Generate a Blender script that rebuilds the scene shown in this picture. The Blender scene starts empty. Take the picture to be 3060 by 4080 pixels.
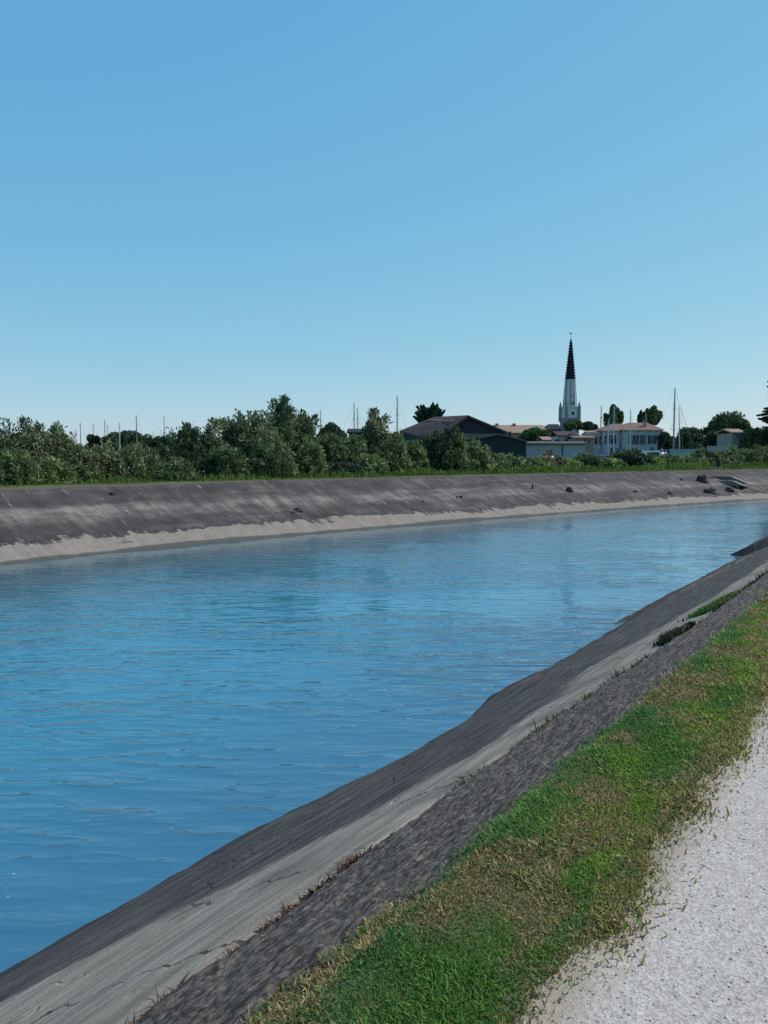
import bpy, math, random
import numpy as np
from mathutils import Vector

# ------------------------------------------------------------------ camera, world, sun, exposure
SC = bpy.context.scene
COL = SC.collection
F, CX, CY, HZ = 3100.0, 1530.0, 2040.0, 1812.0        # focal length and horizon in photograph pixels
PIT = math.atan((CY-HZ)/F)
EYE = 1.6
cam = bpy.data.cameras.new('camera'); co = bpy.data.objects.new('camera', cam); COL.objects.link(co)
co.location = (0, 0, EYE); co.rotation_euler = (math.pi/2-PIT, 0, 0)
cam.sensor_fit = 'VERTICAL'; cam.sensor_height = 36.0; cam.lens = 36.0*F/4080; cam.clip_start = .05; cam.clip_end = 8000
SC.camera = co

SUN_AZ, SUN_EL = math.radians(72), math.radians(48)    # azimuth clockwise from the view direction
world = bpy.data.worlds.new('World'); SC.world = world; world.use_nodes = True
wt = world.node_tree; wt.nodes.clear()
sky = wt.nodes.new('ShaderNodeTexSky'); sky.sky_type = 'NISHITA'; sky.sun_disc = False
sky.sun_elevation = SUN_EL; sky.sun_rotation = SUN_AZ; sky.air_density = 1.0; sky.dust_density = 0.25; sky.ozone_density = 3.0
hs = wt.nodes.new('ShaderNodeMix'); hs.data_type = 'RGBA'; hs.blend_type = 'MULTIPLY'; hs.inputs[0].default_value = 1.0
hs.inputs[7].default_value = (0.95, 1.12, 1.0, 1)
bg = wt.nodes.new('ShaderNodeBackground'); bg.inputs[1].default_value = 0.11
wo = wt.nodes.new('ShaderNodeOutputWorld')
wt.links.new(sky.outputs[0], hs.inputs[6])
# a per-channel tone curve on the sky: deeper blue overhead, less yellow at the horizon
sp_ = wt.nodes.new('ShaderNodeSeparateColor'); cb_ = wt.nodes.new('ShaderNodeCombineColor'); wt.links.new(hs.outputs[2], sp_.inputs[0])
for ch, (gain, expo) in enumerate(((.78, .87), (.735, .45), (.81, .20))):
    a_ = wt.nodes.new('ShaderNodeMath'); a_.operation = 'MULTIPLY'; a_.inputs[1].default_value = .11; wt.links.new(sp_.outputs[ch], a_.inputs[0])
    b_ = wt.nodes.new('ShaderNodeMath'); b_.operation = 'POWER'; b_.inputs[1].default_value = expo; wt.links.new(a_.outputs[0], b_.inputs[0])
    c_ = wt.nodes.new('ShaderNodeMath'); c_.operation = 'MULTIPLY'; c_.inputs[1].default_value = gain/.11; wt.links.new(b_.outputs[0], c_.inputs[0]); wt.links.new(c_.outputs[0], cb_.inputs[ch])
wt.links.new(cb_.outputs[0], bg.inputs[0]); wt.links.new(bg.outputs[0], wo.inputs[0])
sl = bpy.data.lights.new('sun', 'SUN'); sl.energy = 3.9; sl.angle = math.radians(.5); sl.color = (1, .95, .88)
so = bpy.data.objects.new('sun', sl); COL.objects.link(so)
sd = Vector((math.sin(SUN_AZ)*math.cos(SUN_EL), math.cos(SUN_AZ)*math.cos(SUN_EL), math.sin(SUN_EL)))
so.rotation_euler = sd.to_track_quat('Z', 'Y').to_euler(); so.location = (20, 10, 60)
SC.view_settings.view_transform = 'Standard'; SC.view_settings.look = 'None'
SC.view_settings.exposure = 0.0; SC.view_settings.gamma = 1
SC.render.engine = 'CYCLES'; SC.cycles.use_denoising = False
SC.cycles.max_bounces = 6; SC.cycles.transparent_max_bounces = 4; SC.cycles.sample_clamp_indirect = 4
SC.cycles.sample_clamp_direct = 8

# ------------------------------------------------------------------ helpers
WL, GF = -1.9, 0.25                                     # water level, ground level beyond the canal
def at(px, py, Y):
    x, y = (px-CX)/F, -(py-CY)/F
    c, s = math.cos(PIT), math.sin(PIT)
    d = (x, c+y*s, -s+y*c); k = Y/d[1]
    return Vector((d[0]*k, Y, EYE+d[2]*k))
def on(px, py, z):
    x, y = (px-CX)/F, -(py-CY)/F
    c, s = math.cos(PIT), math.sin(PIT)
    d = (x, c+y*s, -s+y*c); k = (z-EYE)/d[2]
    return Vector((d[0]*k, d[1]*k, z))
def tag(o, label=None, cat=None, group=None, kind=None):
    if label: o['label'] = label
    if cat: o['category'] = cat
    if group: o['group'] = group
    if kind: o['kind'] = kind
    return o
def empty(name, loc, label, cat, group=None, rz=0):
    o = bpy.data.objects.new(name, None); COL.objects.link(o); o.location = loc; o.rotation_euler = (0, 0, rz)
    return tag(o, label, cat, group)
def link(name, me, mat, parent=None):
    o = bpy.data.objects.new(name, me); COL.objects.link(o)
    if mat: me.materials.append(mat)
    if parent: o.parent = parent
    return o
class MB:
    def __init__(s): s.v = []; s.f = []
    def add(s, vs, fs):
        n = len(s.v); s.v += [tuple(v) for v in vs]; s.f += [tuple(i+n for i in f) for f in fs]; return s
    def box(s, x0, x1, y0, y1, z0, z1):
        return s.add([(x0,y0,z0),(x1,y0,z0),(x1,y1,z0),(x0,y1,z0),(x0,y0,z1),(x1,y0,z1),(x1,y1,z1),(x0,y1,z1)],
                     [(0,3,2,1),(4,5,6,7),(0,1,5,4),(1,2,6,5),(2,3,7,6),(3,0,4,7)])
    def prism(s, pts, y0, y1):                          # pts: (x, z) outline, counter-clockwise from -Y
        n = len(pts)
        return s.add([(x,y0,z) for x,z in pts]+[(x,y1,z) for x,z in pts],
                     [tuple(range(n)), tuple(range(2*n-1, n-1, -1))]+[(i, n+i, n+(i+1)%n, (i+1)%n) for i in range(n)])
    def tube(s, pts, rad, n=6):
        rings = []
        for i, p in enumerate(pts):
            p = Vector(p); a = Vector(pts[max(i-1,0)]); b = Vector(pts[min(i+1,len(pts)-1)])
            d = (b-a).normalized(); u = d.orthogonal().normalized(); w = d.cross(u)
            r = rad[i] if hasattr(rad, '__len__') else rad
            rings.append([p+(u*math.cos(2*math.pi*k/n)+w*math.sin(2*math.pi*k/n))*r for k in range(n)])
        vs = [v for r in rings for v in r]; fs = []
        for i in range(len(pts)-1):
            for k in range(n): fs.append((i*n+k, i*n+(k+1)%n, (i+1)*n+(k+1)%n, (i+1)*n+k))
        fs += [tuple(range(n-1, -1, -1)), tuple(range((len(pts)-1)*n, len(pts)*n))]
        return s.add(vs, fs)
    def lathe(s, prof, n=8, rot=0, cx=0, cy=0):
        vs = []; fs = []
        for r, z in prof: vs += [(cx+r*math.cos(rot+2*math.pi*k/n), cy+r*math.sin(rot+2*math.pi*k/n), z) for k in range(n)]
        for i in range(len(prof)-1):
            for k in range(n): fs.append((i*n+k, i*n+(k+1)%n, (i+1)*n+(k+1)%n, (i+1)*n+k))
        fs += [tuple(range(n-1, -1, -1)), tuple(range((len(prof)-1)*n, len(prof)*n))]
        return s.add(vs, fs)
    def build(s, name, mat, parent=None, smooth=False):
        me = bpy.data.meshes.new(name); me.from_pydata(s.v, [], s.f); me.update()
        if smooth: me.polygons.foreach_set('use_smooth', [True]*len(me.polygons))
        return link(name, me, mat, parent)
def np_mesh(name, V, Fc, mat, parent=None, col=None, uv=None, smooth=False):
    V = np.asarray(V, np.float32); Fc = np.asarray(Fc, np.int32); k = Fc.shape[1]
    me = bpy.data.meshes.new(name)
    me.vertices.add(len(V)); me.vertices.foreach_set('co', V.ravel())
    me.loops.add(Fc.size); me.loops.foreach_set('vertex_index', Fc.ravel())
    me.polygons.add(len(Fc)); me.polygons.foreach_set('loop_start', np.arange(len(Fc), dtype=np.int32)*k)
    try: me.polygons.foreach_set('loop_total', np.full(len(Fc), k, np.int32))
    except Exception: pass
    if smooth: me.polygons.foreach_set('use_smooth', np.ones(len(Fc), bool))
    me.update(calc_edges=True)
    if uv is not None:
        l = me.uv_layers.new(name='UVMap'); l.data.foreach_set('uv', np.asarray(uv, np.float32)[Fc.ravel()].ravel())
    if col is not None:
        a = me.attributes.new('Col', 'FLOAT_COLOR', 'POINT')
        c = np.ones((len(V), 4), np.float32); c[:, :3] = col; a.data.foreach_set('color', c.ravel())
    me.validate()
    return link(name, me, mat, parent)

# value noise
_rs = np.random.RandomState(7); _tab = _rs.rand(512, 512)
def vnoise(x, y):
    x = np.asarray(x, float); y = np.asarray(y, float)
    xi = np.floor(x).astype(int); yi = np.floor(y).astype(int); fx = x-xi; fy = y-yi
    fx = fx*fx*(3-2*fx); fy = fy*fy*(3-2*fy)
    g = lambda a, b: _tab[a % 512, b % 512]
    return (g(xi,yi)*(1-fx)+g(xi+1,yi)*fx)*(1-fy)+(g(xi,yi+1)*(1-fx)+g(xi+1,yi+1)*fx)*fy
def fbm(x, y, o=4):
    r = 0; a = .5
    for i in range(o): r = r+a*(vnoise(x*2**i+17.3*i, y*2**i+5.1*i)-.5)*2; a *= .5
    return r
def smooth(a, b, x):
    t = np.clip((np.asarray(x, float)-a)/(b-a), 0, 1); return t*t*(3-2*t)

# materials
class NT:
    def __init__(s, name, rough=.8, spec=.3):
        s.m = bpy.data.materials.new(name); s.m.use_nodes = True; s.t = s.m.node_tree
        s.b = s.t.nodes['Principled BSDF']; s.b.inputs['Roughness'].default_value = rough
        s.b.inputs['Specular IOR Level'].default_value = spec; s.out = s.t.nodes['Material Output']
    def n(s, typ, **kw):
        x = s.t.nodes.new('ShaderNode'+typ)
        for k, v in kw.items():
            if k.startswith('i_'):
                key = k[2:]; key = int(key) if key.isdigit() else key.replace('_', ' ')
                s.put(v, x.inputs[key])
            else: setattr(x, k, v)
        return x
    def put(s, v, sock):
        if isinstance(v, bpy.types.NodeSocket): s.t.links.new(v, sock)
        elif isinstance(v, bpy.types.Node): s.t.links.new(v.outputs[0], sock)
        else:
            if isinstance(v, tuple) and len(v) == 3 and sock.type == 'RGBA': v = v+(1,)
            sock.default_value = v
    def coord(s, kind='Object', scale=(1,1,1)):
        c = s.n('TexCoord'); mp = s.n('Mapping'); s.t.links.new(c.outputs[kind], mp.inputs[0]); mp.inputs['Scale'].default_value = scale
        return mp.outputs[0]
    def noise(s, vec, scale=5, det=6, rough=.6):
        x = s.n('TexNoise'); s.t.links.new(vec, x.inputs['Vector']); x.inputs['Scale'].default_value = scale
        x.inputs['Detail'].default_value = det; x.inputs['Roughness'].default_value = rough; return x.outputs['Fac']
    def ramp(s, v, *stops, interp='LINEAR'):
        r = s.n('ValToRGB'); s.put(v, r.inputs[0]); e = r.color_ramp.elements; r.color_ramp.interpolation = interp
        while len(e) < len(stops): e.new(.5)
        for i, (p, c) in enumerate(stops):
            e[i].position = p; e[i].color = (c if isinstance(c, tuple) else (c,c,c))[:3]+(1,)
        return r.outputs[0]
    def mix(s, fac, a, b, mode='MIX'):
        x = s.n('Mix', data_type='RGBA', blend_type=mode); s.put(fac, x.inputs[0]); s.put(a, x.inputs[6]); s.put(b, x.inputs[7]); return x.outputs[2]
    def math(s, op, a, b=0, clamp=False):
        x = s.n('Math', operation=op, use_clamp=clamp); s.put(a, x.inputs[0]); s.put(b, x.inputs[1]); return x.outputs[0]
    def step(s, v, a, b):
        x = s.n('MapRange', interpolation_type='SMOOTHSTEP'); s.put(v, x.inputs[0]); x.inputs[1].default_value = a; x.inputs[2].default_value = b; return x.outputs[0]
    def color(s, v): s.put(v, s.b.inputs['Base Color']); return s
    def bump(s, h, strength=.5, dist=.02, prev=None):
        x = s.n('Bump'); x.inputs['Strength'].default_value = strength; x.inputs['Distance'].default_value = dist
        s.put(h, x.inputs['Height'])
        if prev is not None: s.put(prev, x.inputs['Normal'])
        s.t.links.new(x.outputs[0], s.b.inputs['Normal']); return x.outputs[0]
_mc = {}
def plain(name, c, var=.25, scale=3, rough=.8, spec=.3, stretch=(1,1,1), bump=0.0):
    if name in _mc: return _mc[name]
    m = NT(name, rough, spec); v = m.coord('Object', stretch); n = m.noise(v, scale)
    lo = tuple(x*(1-var) for x in c); hi = tuple(min(1, x*(1+var)) for x in c)
    m.color(m.ramp(n, (.3, lo), (.7, hi)))
    if bump: m.bump(n, bump, .05)
    _mc[name] = m.m; return m.m
def leaf_mat(name, trans=.25, rough=.6):
    if name in _mc: return _mc[name]
    m = NT(name, rough, .2); a = m.n('Attribute', attribute_name='Col')
    m.color(a.outputs['Color'])
    t = m.n('BsdfTranslucent'); m.t.links.new(a.outputs['Color'], t.inputs[0])
    mx = m.n('MixShader'); mx.inputs[0].default_value = trans
    m.t.links.new(m.b.outputs[0], mx.inputs[1]); m.t.links.new(t.outputs[0], mx.inputs[2]); m.t.links.new(mx.outputs[0], m.out.inputs[0])
    _mc[name] = m.m; return m.m

# ------------------------------------------------------------------ canal geometry
TH = math.radians(34.76)
# near bank reference line C(s) through the camera foot, heading TH, bending right after s = 34
_S = np.arange(-120, 700, .5); _th = TH+np.radians(21)*smooth(34, 64, _S)
_dx, _dy = np.sin(_th)*.5, np.cos(_th)*.5
_i0 = int(np.argmin(abs(_S))); _X = np.cumsum(_dx); _X -= _X[_i0]; _Y = np.cumsum(_dy); _Y -= _Y[_i0]
def near_xy(s, t):
    th = np.interp(s, _S, _th)
    return np.interp(s, _S, _X)-np.cos(th)*t, np.interp(s, _S, _Y)+np.sin(th)*t
# far waterline: traced, extended both ways
fw = [(-110.,-102.),(-42.,-12.5),(-22.9,10.8),(-12.3,24.8),(-8.5,29.6),(-2.7,35.0),(4.2,41.2),(13.7,48.9),(30.5,61.7),(60.,82.),(130.,127.),(420.,300.),(1600.,1000.),(4200.,2500.)]
_q = np.array(fw); _l = np.r_[0, np.cumsum(np.hypot(*np.diff(_q, axis=0).T))]
_U = np.arange(0, _l[-1], .5); _fx = np.interp(_U, _l, _q[:,0]); _fy = np.interp(_U, _l, _q[:,1])
for _ in range(3):
    k = np.ones(13)/13; _fx = np.convolve(np.pad(_fx, 6, mode='reflect', reflect_type='odd'), k, 'valid'); _fy = np.convolve(np.pad(_fy, 6, mode='reflect', reflect_type='odd'), k, 'valid')
_tx = np.gradient(_fx); _ty = np.gradient(_fy); _ln = np.hypot(_tx, _ty); _tx /= _ln; _ty /= _ln
def far_xy(u, t):                                       # t metres back from the far waterline
    return np.interp(u, _U, _fx)-np.interp(u, _U, _ty)*t, np.interp(u, _U, _fy)+np.interp(u, _U, _tx)*t
FE = 5.6                                                # far slope, horizontal width
_ex, _ey = far_xy(_U, FE)
_epx = CX+F*_ex/np.maximum(_ey, .1)
_sel = (_ey > 15) & (_epx > -900) & (_epx < 4200)
_o = np.argsort(_epx[_sel]); _EP = _epx[_sel][_o]; _EY = _ey[_sel][_o]
def edge_Y(px): return float(np.interp(px, _EP, _EY))

def grid(name, a, b, pos, mat, uvf=None, smooth_=True):
    A, B = np.meshgrid(a, b, indexing='ij'); V = np.stack(pos(A, B), -1).reshape(-1, 3)
    na, nb = len(a), len(b); i = np.arange(na-1)[:, None]*nb+np.arange(nb-1)[None]
    Fc = np.stack([i, i+nb, i+nb+1, i+1], -1).reshape(-1, 4)
    uv = np.stack([A, B], -1).reshape(-1, 2)
    return np_mesh(name, V, Fc, mat, uv=uv, smooth=smooth_, col=uvf(A, B) if uvf else None)

# ---- materials of the setting
def mat_near_bank():
    m = NT('bank_concrete', .9, .2)
    uv = m.n('TexCoord').outputs['UV']
    sep = m.n('SeparateXYZ'); m.t.links.new(uv, sep.inputs[0]); s_, t_ = sep.outputs[0], sep.outputs[1]
    def mp(sc):
        x = m.n('Mapping'); m.t.links.new(uv, x.inputs[0]); x.inputs['Scale'].default_value = sc; return x.outputs[0]
    streak = m.noise(mp((.5, 5, 1)), 2.2, 8, .62)
    streak2 = m.noise(mp((1.6, 14, 1)), 2.0, 6, .6)
    fine = m.noise(mp((1, 1.4, 1)), 45, 6, .65)
    blot = m.noise(mp((1, 1, 1)), 1.1, 6, .6)
    tn = m.math('ADD', t_, m.math('MULTIPLY', m.math('SUBTRACT', blot, .5), .55))
    tn = m.math('ADD', tn, m.math('MULTIPLY', m.math('SUBTRACT', streak2, .5), .35))
    # the courses follow the bank: distance to the open joint and to the edge of the dark course
    at_ = m.n('Attribute', attribute_name='Col'); sc_ = m.n('SeparateColor'); m.t.links.new(at_.outputs['Color'], sc_.inputs[0]); dc_, de_ = sc_.outputs[0], sc_.outputs[1]
    wob = m.math('ADD', m.math('MULTIPLY', m.math('SUBTRACT', blot, .5), .5), m.math('MULTIPLY', m.math('SUBTRACT', streak2, .5), .55))
    dark = m.step(m.math('ADD', de_, wob), -.04, .06)
    rough_ = m.math('SUBTRACT', 1.0, m.step(m.math('ADD', dc_, m.math('MULTIPLY', m.math('SUBTRACT', fine, .5), .06)), -.02, .02))
    pale = m.mix(m.step(streak, .36, .64), (.21,.165,.128), (.34,.28,.228))
    pale = m.mix(m.math('MULTIPLY', m.step(streak2, .56, .66), .5), pale, (.13,.108,.09)); pale = m.mix(m.math('MULTIPLY', m.step(blot, .47, .64), .6), pale, (.12,.10,.082))
    pale = m.mix(m.math('MULTIPLY', m.step(fine, .5, .75), .3), pale, (.45,.39,.34), 'MIX')
    jn = m.math('ADD', m.math('MULTIPLY', s_, 1/2.3), m.math('MULTIPLY', m.math('SUBTRACT', blot, .5), .45)); jn = m.math('ADD', jn, m.math('MULTIPLY', t_, .22))
    jd = m.math('ABSOLUTE', m.math('SUBTRACT', m.math('FRACT', jn), .5)); joint = m.math('SUBTRACT', 1.0, m.step(jd, .002, .006))
    pale = m.mix(m.math('MULTIPLY', joint, .85), pale, (.035,.03,.027))
    dk = m.mix(m.step(streak, .34, .66), (.034,.028,.027), (.104,.086,.076))
    dk = m.mix(m.math('MULTIPLY', m.step(streak2, .60, .68), .75), dk, (.20,.172,.155)); dk = m.mix(m.math('MULTIPLY', m.step(blot, .52, .7), .5), dk, (.12,.105,.095))
    dk = m.mix(m.math('MULTIPLY', m.step(fine, .45, .75), .3), dk, (.16,.15,.155))
    streak3 = m.noise(mp((13, 52, 1)), 1.0, 9, .72)
    vs = m.n('TexVoronoi', feature='F1'); m.put(mp((34, 70, 1)), vs.inputs['Vector']); vs.inputs['Scale'].default_value = 1.0; vs.inputs['Randomness'].default_value = 1.0
    bw3 = m.n('RGBToBW'); m.put(vs.outputs['Color'], bw3.inputs[0]); line3 = m.noise(mp((3.5, 34, 1)), 1.0, 8, .7); streak3 = m.math('ADD', m.math('ADD', m.math('MULTIPLY', streak3, .5), m.math('MULTIPLY', line3, .4)), m.math('MULTIPLY', m.math('SUBTRACT', bw3.outputs[0], m.math('MULTIPLY', vs.outputs['Distance'], .6)), .14))
    rg = m.mix(m.step(streak3, .38, .60), (.038,.031,.029), (.24,.20,.175))
    rg = m.mix(m.math('MULTIPLY', m.step(streak2, .4, .65), .35), rg, (.055,.048,.045))
    # a mossy darker lip where the slope meets the water
    col = m.mix(dark, pale, dk); col = m.mix(rough_, col, rg)
    wet = m.step(m.math('ADD', t_, m.math('MULTIPLY', m.math('SUBTRACT', fine, .5), .25)), 4.80, 4.92); col = m.mix(m.math('MULTIPLY', wet, .6), col, (.02,.02,.022))
    # cracks: dark wandering lines in the pale course
    vo = m.n('TexVoronoi', feature='DISTANCE_TO_EDGE'); wv = m.n('VectorMath', operation='ADD'); 
    m.put(mp((.5, .75, 1)), wv.inputs[0])
    nz = m.n('TexNoise'); m.t.links.new(uv, nz.inputs['Vector']); nz.inputs['Scale'].default_value = 3; nzs = m.n('VectorMath', operation='SCALE'); m.put(nz.outputs['Color'], nzs.inputs[0]); nzs.inputs['Scale'].default_value = .22; m.put(nzs.outputs[0], wv.inputs[1])
    m.put(wv.outputs[0], vo.inputs['Vector']); vo.inputs['Scale'].default_value = 1.0
    ck = m.math('SUBTRACT', 1.0, m.step(vo.outputs['Distance'], .002, .009))
    col = m.mix(m.math('MULTIPLY', m.math('MULTIPLY', ck, m.step(blot, .46, .56)), .6), col, (.03,.028,.028))
    m.color(col)
    h = m.math('ADD', m.math('ADD', m.math('MULTIPLY', streak2, .6), m.math('MULTIPLY', fine, .35)), m.math('MULTIPLY', m.math('MULTIPLY', streak3, rough_), 2.4))
    h = m.math('SUBTRACT', h, m.math('MULTIPLY', m.math('ADD', ck, joint), .4))
    m.bump(h, .8, .03)
    return m.m
def mat_far_bank():
    m = NT('far_bank_concrete', .9, .2)
    uv = m.n('TexCoord').outputs['UV']
    sep = m.n('SeparateXYZ'); m.t.links.new(uv, sep.inputs[0]); s_, t_ = sep.outputs[0], sep.outputs[1]
    def mp(sc, rot=0):
        x = m.n('Mapping'); m.t.links.new(uv, x.inputs[0]); x.inputs['Scale'].default_value = sc; x.inputs['Rotation'].default_value = (0,0,rot); return x.outputs[0]
    down = m.noise(mp((1.6, .28, 1), 0), 1.3, 7, .62)
    down2 = m.noise(mp((1.1, .16, 1), 0), 3.2, 5, .6)
    along = m.noise(mp((.12, .8, 1)), 1.6, 6, .6)
    fine = m.noise(mp((1, 1, 1)), 9, 6, .7)
    midb = m.math('MULTIPLY', m.step(t_, 2.2, 3.0), m.math('SUBTRACT', 1.0, m.step(t_, 3.4, 4.3)))
    pat = m.noise(mp((.55, .75, 1)), 1.0, 8, .68)
    k = m.math('ADD', m.math('ADD', m.math('MULTIPLY', down, .30), m.math('MULTIPLY', along, .28)), m.math('MULTIPLY', pat, .42))
    k = m.math('ADD', k, m.math('MULTIPLY', midb, .085))
    col = m.ramp(k, (.40, (.040,.032,.031)), (.50, (.066,.054,.051)), (.57, (.115,.094,.086)), (.66, (.24,.20,.175)))
    col = m.mix(m.math('MULTIPLY', m.step(fine, .45, .70), .3), col, (.16,.135,.125))
    col = m.mix(m.math('MULTIPLY', m.step(down2, .62, .70), .65), col, (.34,.31,.30))
    col = m.mix(m.math('MULTIPLY', m.math('SUBTRACT', 1.0, m.step(down2, .30, .37)), .7), col, (.03,.028,.03))
    tw = m.math('ADD', t_, m.math('MULTIPLY', m.math('SUBTRACT', down, .5), 1.9)); tw = m.math('ADD', tw, m.math('MULTIPLY', m.math('SUBTRACT', along, .5), 2.4))
    tw = m.math('ADD', tw, m.math('MULTIPLY', m.math('SUBTRACT', fine, .5), .5))
    white = m.math('SUBTRACT', 1.0, m.step(tw, .92, 1.12))
    wcol = m.mix(m.noise(mp((1, .6, 1)), 2.4, 6, .6), (.17,.135,.11), (.33,.275,.235))
    col = m.mix(white, col, wcol)
    rim = m.math('MULTIPLY', m.step(tw, 1.02, 1.14), m.math('SUBTRACT', 1.0, m.step(tw, 1.14, 1.5)))
    col = m.mix(m.math('MULTIPLY', rim, .55), col, (.035,.03,.032))
    col = m.mix(m.math('MULTIPLY', m.math('SUBTRACT', 1.0, m.step(t_, .04, .16)), .75), col, (.045,.045,.04))
    m.color(col)
    m.bump(m.math('ADD', m.math('ADD', m.math('MULTIPLY', down, .8), m.math('MULTIPLY', fine, .35)), m.math('MULTIPLY', white, .25)), .9, .12)
    return m.m
def mat_water():                                        # UV: v = 0 at the close bank, 1 at the far bank
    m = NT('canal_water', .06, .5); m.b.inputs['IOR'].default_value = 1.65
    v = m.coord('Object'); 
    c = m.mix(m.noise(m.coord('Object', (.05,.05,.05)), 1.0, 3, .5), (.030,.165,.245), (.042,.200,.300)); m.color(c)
    def mp(sc, rot):
        x = m.n('Mapping'); m.t.links.new(m.n('TexCoord').outputs['Object'], x.inputs[0]); x.inputs['Scale'].default_value = sc; x.inputs['Rotation'].default_value = (0,0,rot); return x.outputs[0]
    a = m.noise(mp((.62, 1.9, 1), .06), 1.25, 3, .5)
    b = m.noise(mp((.7, 1.7, 1), -.2), 4.5, 3, .5)
    g = m.noise(mp((.25, .5, 1), .3), .5, 2, .5)      # gusts: patches of calmer and rougher water
    amp = m.math('ADD', .35, m.math('MULTIPLY', m.step(g, .38, .62), 1.0))
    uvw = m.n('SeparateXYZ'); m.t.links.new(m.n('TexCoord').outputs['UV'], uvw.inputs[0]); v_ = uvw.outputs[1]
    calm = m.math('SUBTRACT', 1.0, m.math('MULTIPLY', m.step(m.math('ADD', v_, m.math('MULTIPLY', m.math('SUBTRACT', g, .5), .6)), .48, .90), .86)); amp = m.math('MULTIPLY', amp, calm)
    sh = m.math('SUBTRACT', 1.0, m.step(v_, .02, .26)); cf = m.mix(m.math('MULTIPLY', m.step(v_, .45, .95), .8), c, (.016,.070,.085)); m.color(m.mix(m.math('MULTIPLY', sh, .6), cf, (.045,.105,.175)))  # dark of the hedge's reflection painted into the body colour towards the far bank
    c2 = m.noise(mp((.60, 2.0, 1), -.05), 1.4, 2, .4); rdg = m.math('SUBTRACT', 1.0, m.math('ABSOLUTE', m.math('SUBTRACT', m.math('MULTIPLY', c2, 2.0), 1.0)))
    a = m.math('ADD', a, m.math('MULTIPLY', m.math('POWER', rdg, 4.0), .20))
    h = m.math('MULTIPLY', m.math('ADD', m.math('MULTIPLY', m.math('POWER', a, 1.8), 1.6), m.math('MULTIPLY', b, .14)), amp)
    m.bump(h, 1.0, .034)
    return m.m
def mat_path():
    m = NT('path_gravel', .95, .15)
    uv = m.n('TexCoord').outputs['UV']; sep = m.n('SeparateXYZ'); m.t.links.new(uv, sep.inputs[0]); t_ = sep.outputs[1]
    ob = m.coord('Object')
    big = m.noise(ob, 1.3, 5, .6); fine = m.noise(ob, 60, 6, .7); mid = m.noise(ob, 14, 6, .65)
    vo = m.n('TexVoronoi'); m.t.links.new(ob, vo.inputs['Vector']); vo.inputs['Scale'].default_value = 120
    col = m.mix(big, (.375,.315,.275), (.475,.405,.36))
    col = m.mix(m.math('MULTIPLY', m.step(mid, .40, .66), .5), col, (.50,.45,.405))
    col = m.mix(m.math('MULTIPLY', m.step(fine, .56, .70), .45), col, (.22,.20,.185))
    bwc = m.n('RGBToBW'); m.put(vo.outputs['Color'], bwc.inputs[0]); col = m.mix(.35, col, bwc.outputs[0], 'OVERLAY')
    tw = m.math('ADD', t_, m.math('MULTIPLY', m.math('SUBTRACT', mid, .5), .30)); tw = m.math('ADD', tw, m.math('MULTIPLY', m.math('SUBTRACT', big, .5), .25))
    dirt = m.step(tw, .66, .82)
    col = m.mix(m.math('MULTIPLY', dirt, .8), col, m.mix(fine, (.22,.165,.12), (.42,.33,.25)))
    soil = m.mix(mid, (.07,.065,.03), (.16,.14,.07)); col = m.mix(m.step(tw, .86, .98), col, soil)
    m.color(col); m.bump(m.math('ADD', m.math('MULTIPLY', mid, 1.0), m.math('ADD', fine, m.math('MULTIPLY', vo.outputs['Distance'], .5))), .6, .006)
    return m.m
def mat_ground():
    m = NT('soil_and_turf', .95, .1); ob = m.coord('Object')
    a = m.noise(ob, .35, 6, .6); b = m.noise(ob, 6, 6, .65)
    c = m.mix(m.step(a, .4, .6), (.055,.085,.022), (.11,.115,.045)); c = m.mix(m.step(b, .45, .7), c, (.075,.06,.035)); m.color(c)
    m.bump(b, .6, .05); return m.m
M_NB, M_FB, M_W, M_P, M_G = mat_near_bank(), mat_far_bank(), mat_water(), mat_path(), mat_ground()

def crack_t(s): return np.interp(s, [1.7, 3, 5, 7, 8, 11], [2.32, 2.33, 2.35, 2.28, 2.2, 2.1])
def edge_t(s): return np.interp(s, [2.1,2.9,3.66,4.75,5.7,7.2,8.7,10.4,12,14,18,25], [4.04,3.80,3.39,3.02,2.85,2.95,3.35,3.25,3.0,2.75,2.75,3.0])
# ---- near slope (real relief), path, ground, water, far slope
def near_h(s, t):
    tw = np.interp(s, [2.65,3.55,5.22,7.13,8.9,9.6,10.0,10.8,12.3,15.7,18.8,24,33], [5.0,4.99,5.07,4.82,4.84,4.98,5.15,5.12,5.0,5.08,5.1,5.06,4.9])
    z = np.minimum(WL*(t-1.42)/(5.0-1.42), 0)-.02-.5*np.maximum(1.42-t, 0)
    z = z+.018*fbm(s*3, t*4, 3)*smooth(4.3, 4.9, t)+.34*(tw-5)*smooth(3.6, 5, t)
    ct = crack_t(s)+.03*fbm(s*1.3, t*0, 3); ro = 1-smooth(-.05, .05, t-ct)
    z = z + ro*smooth(1.36,1.6,t)*(.030*fbm(s*1.6, t*11, 4)+.026*fbm(s*6, t*24, 3)+.012*fbm(s*22, t*40, 2))
    z = z + (1-ro)*(.05*fbm(s*.35, t*.9, 3)+.010*fbm(s*1.6, t*9, 4))
    z = z - .035*np.exp(-((t-ct)/.025)**2)          # open joint
    z = z + .03*smooth(.02, -.08, t-ct)*smooth(1.45, 1.95, t)
    # a ledge proud of the dark course further along
    led = smooth(15.3, 15.9, s)*(1-smooth(27, 28, s)); tl = 5.12-.075*(s-15.5)
    z = z + .07*led*smooth(tl, tl+.03, t)+.30*smooth(29,29.1,s)*smooth(4.1,4.13,t)
    return z
def sv(a, b, d0, k):
    r = [a]; 
    while r[-1] < b: r.append(r[-1]+max(d0, k*abs(r[-1])))
    return np.array(r)
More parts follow.
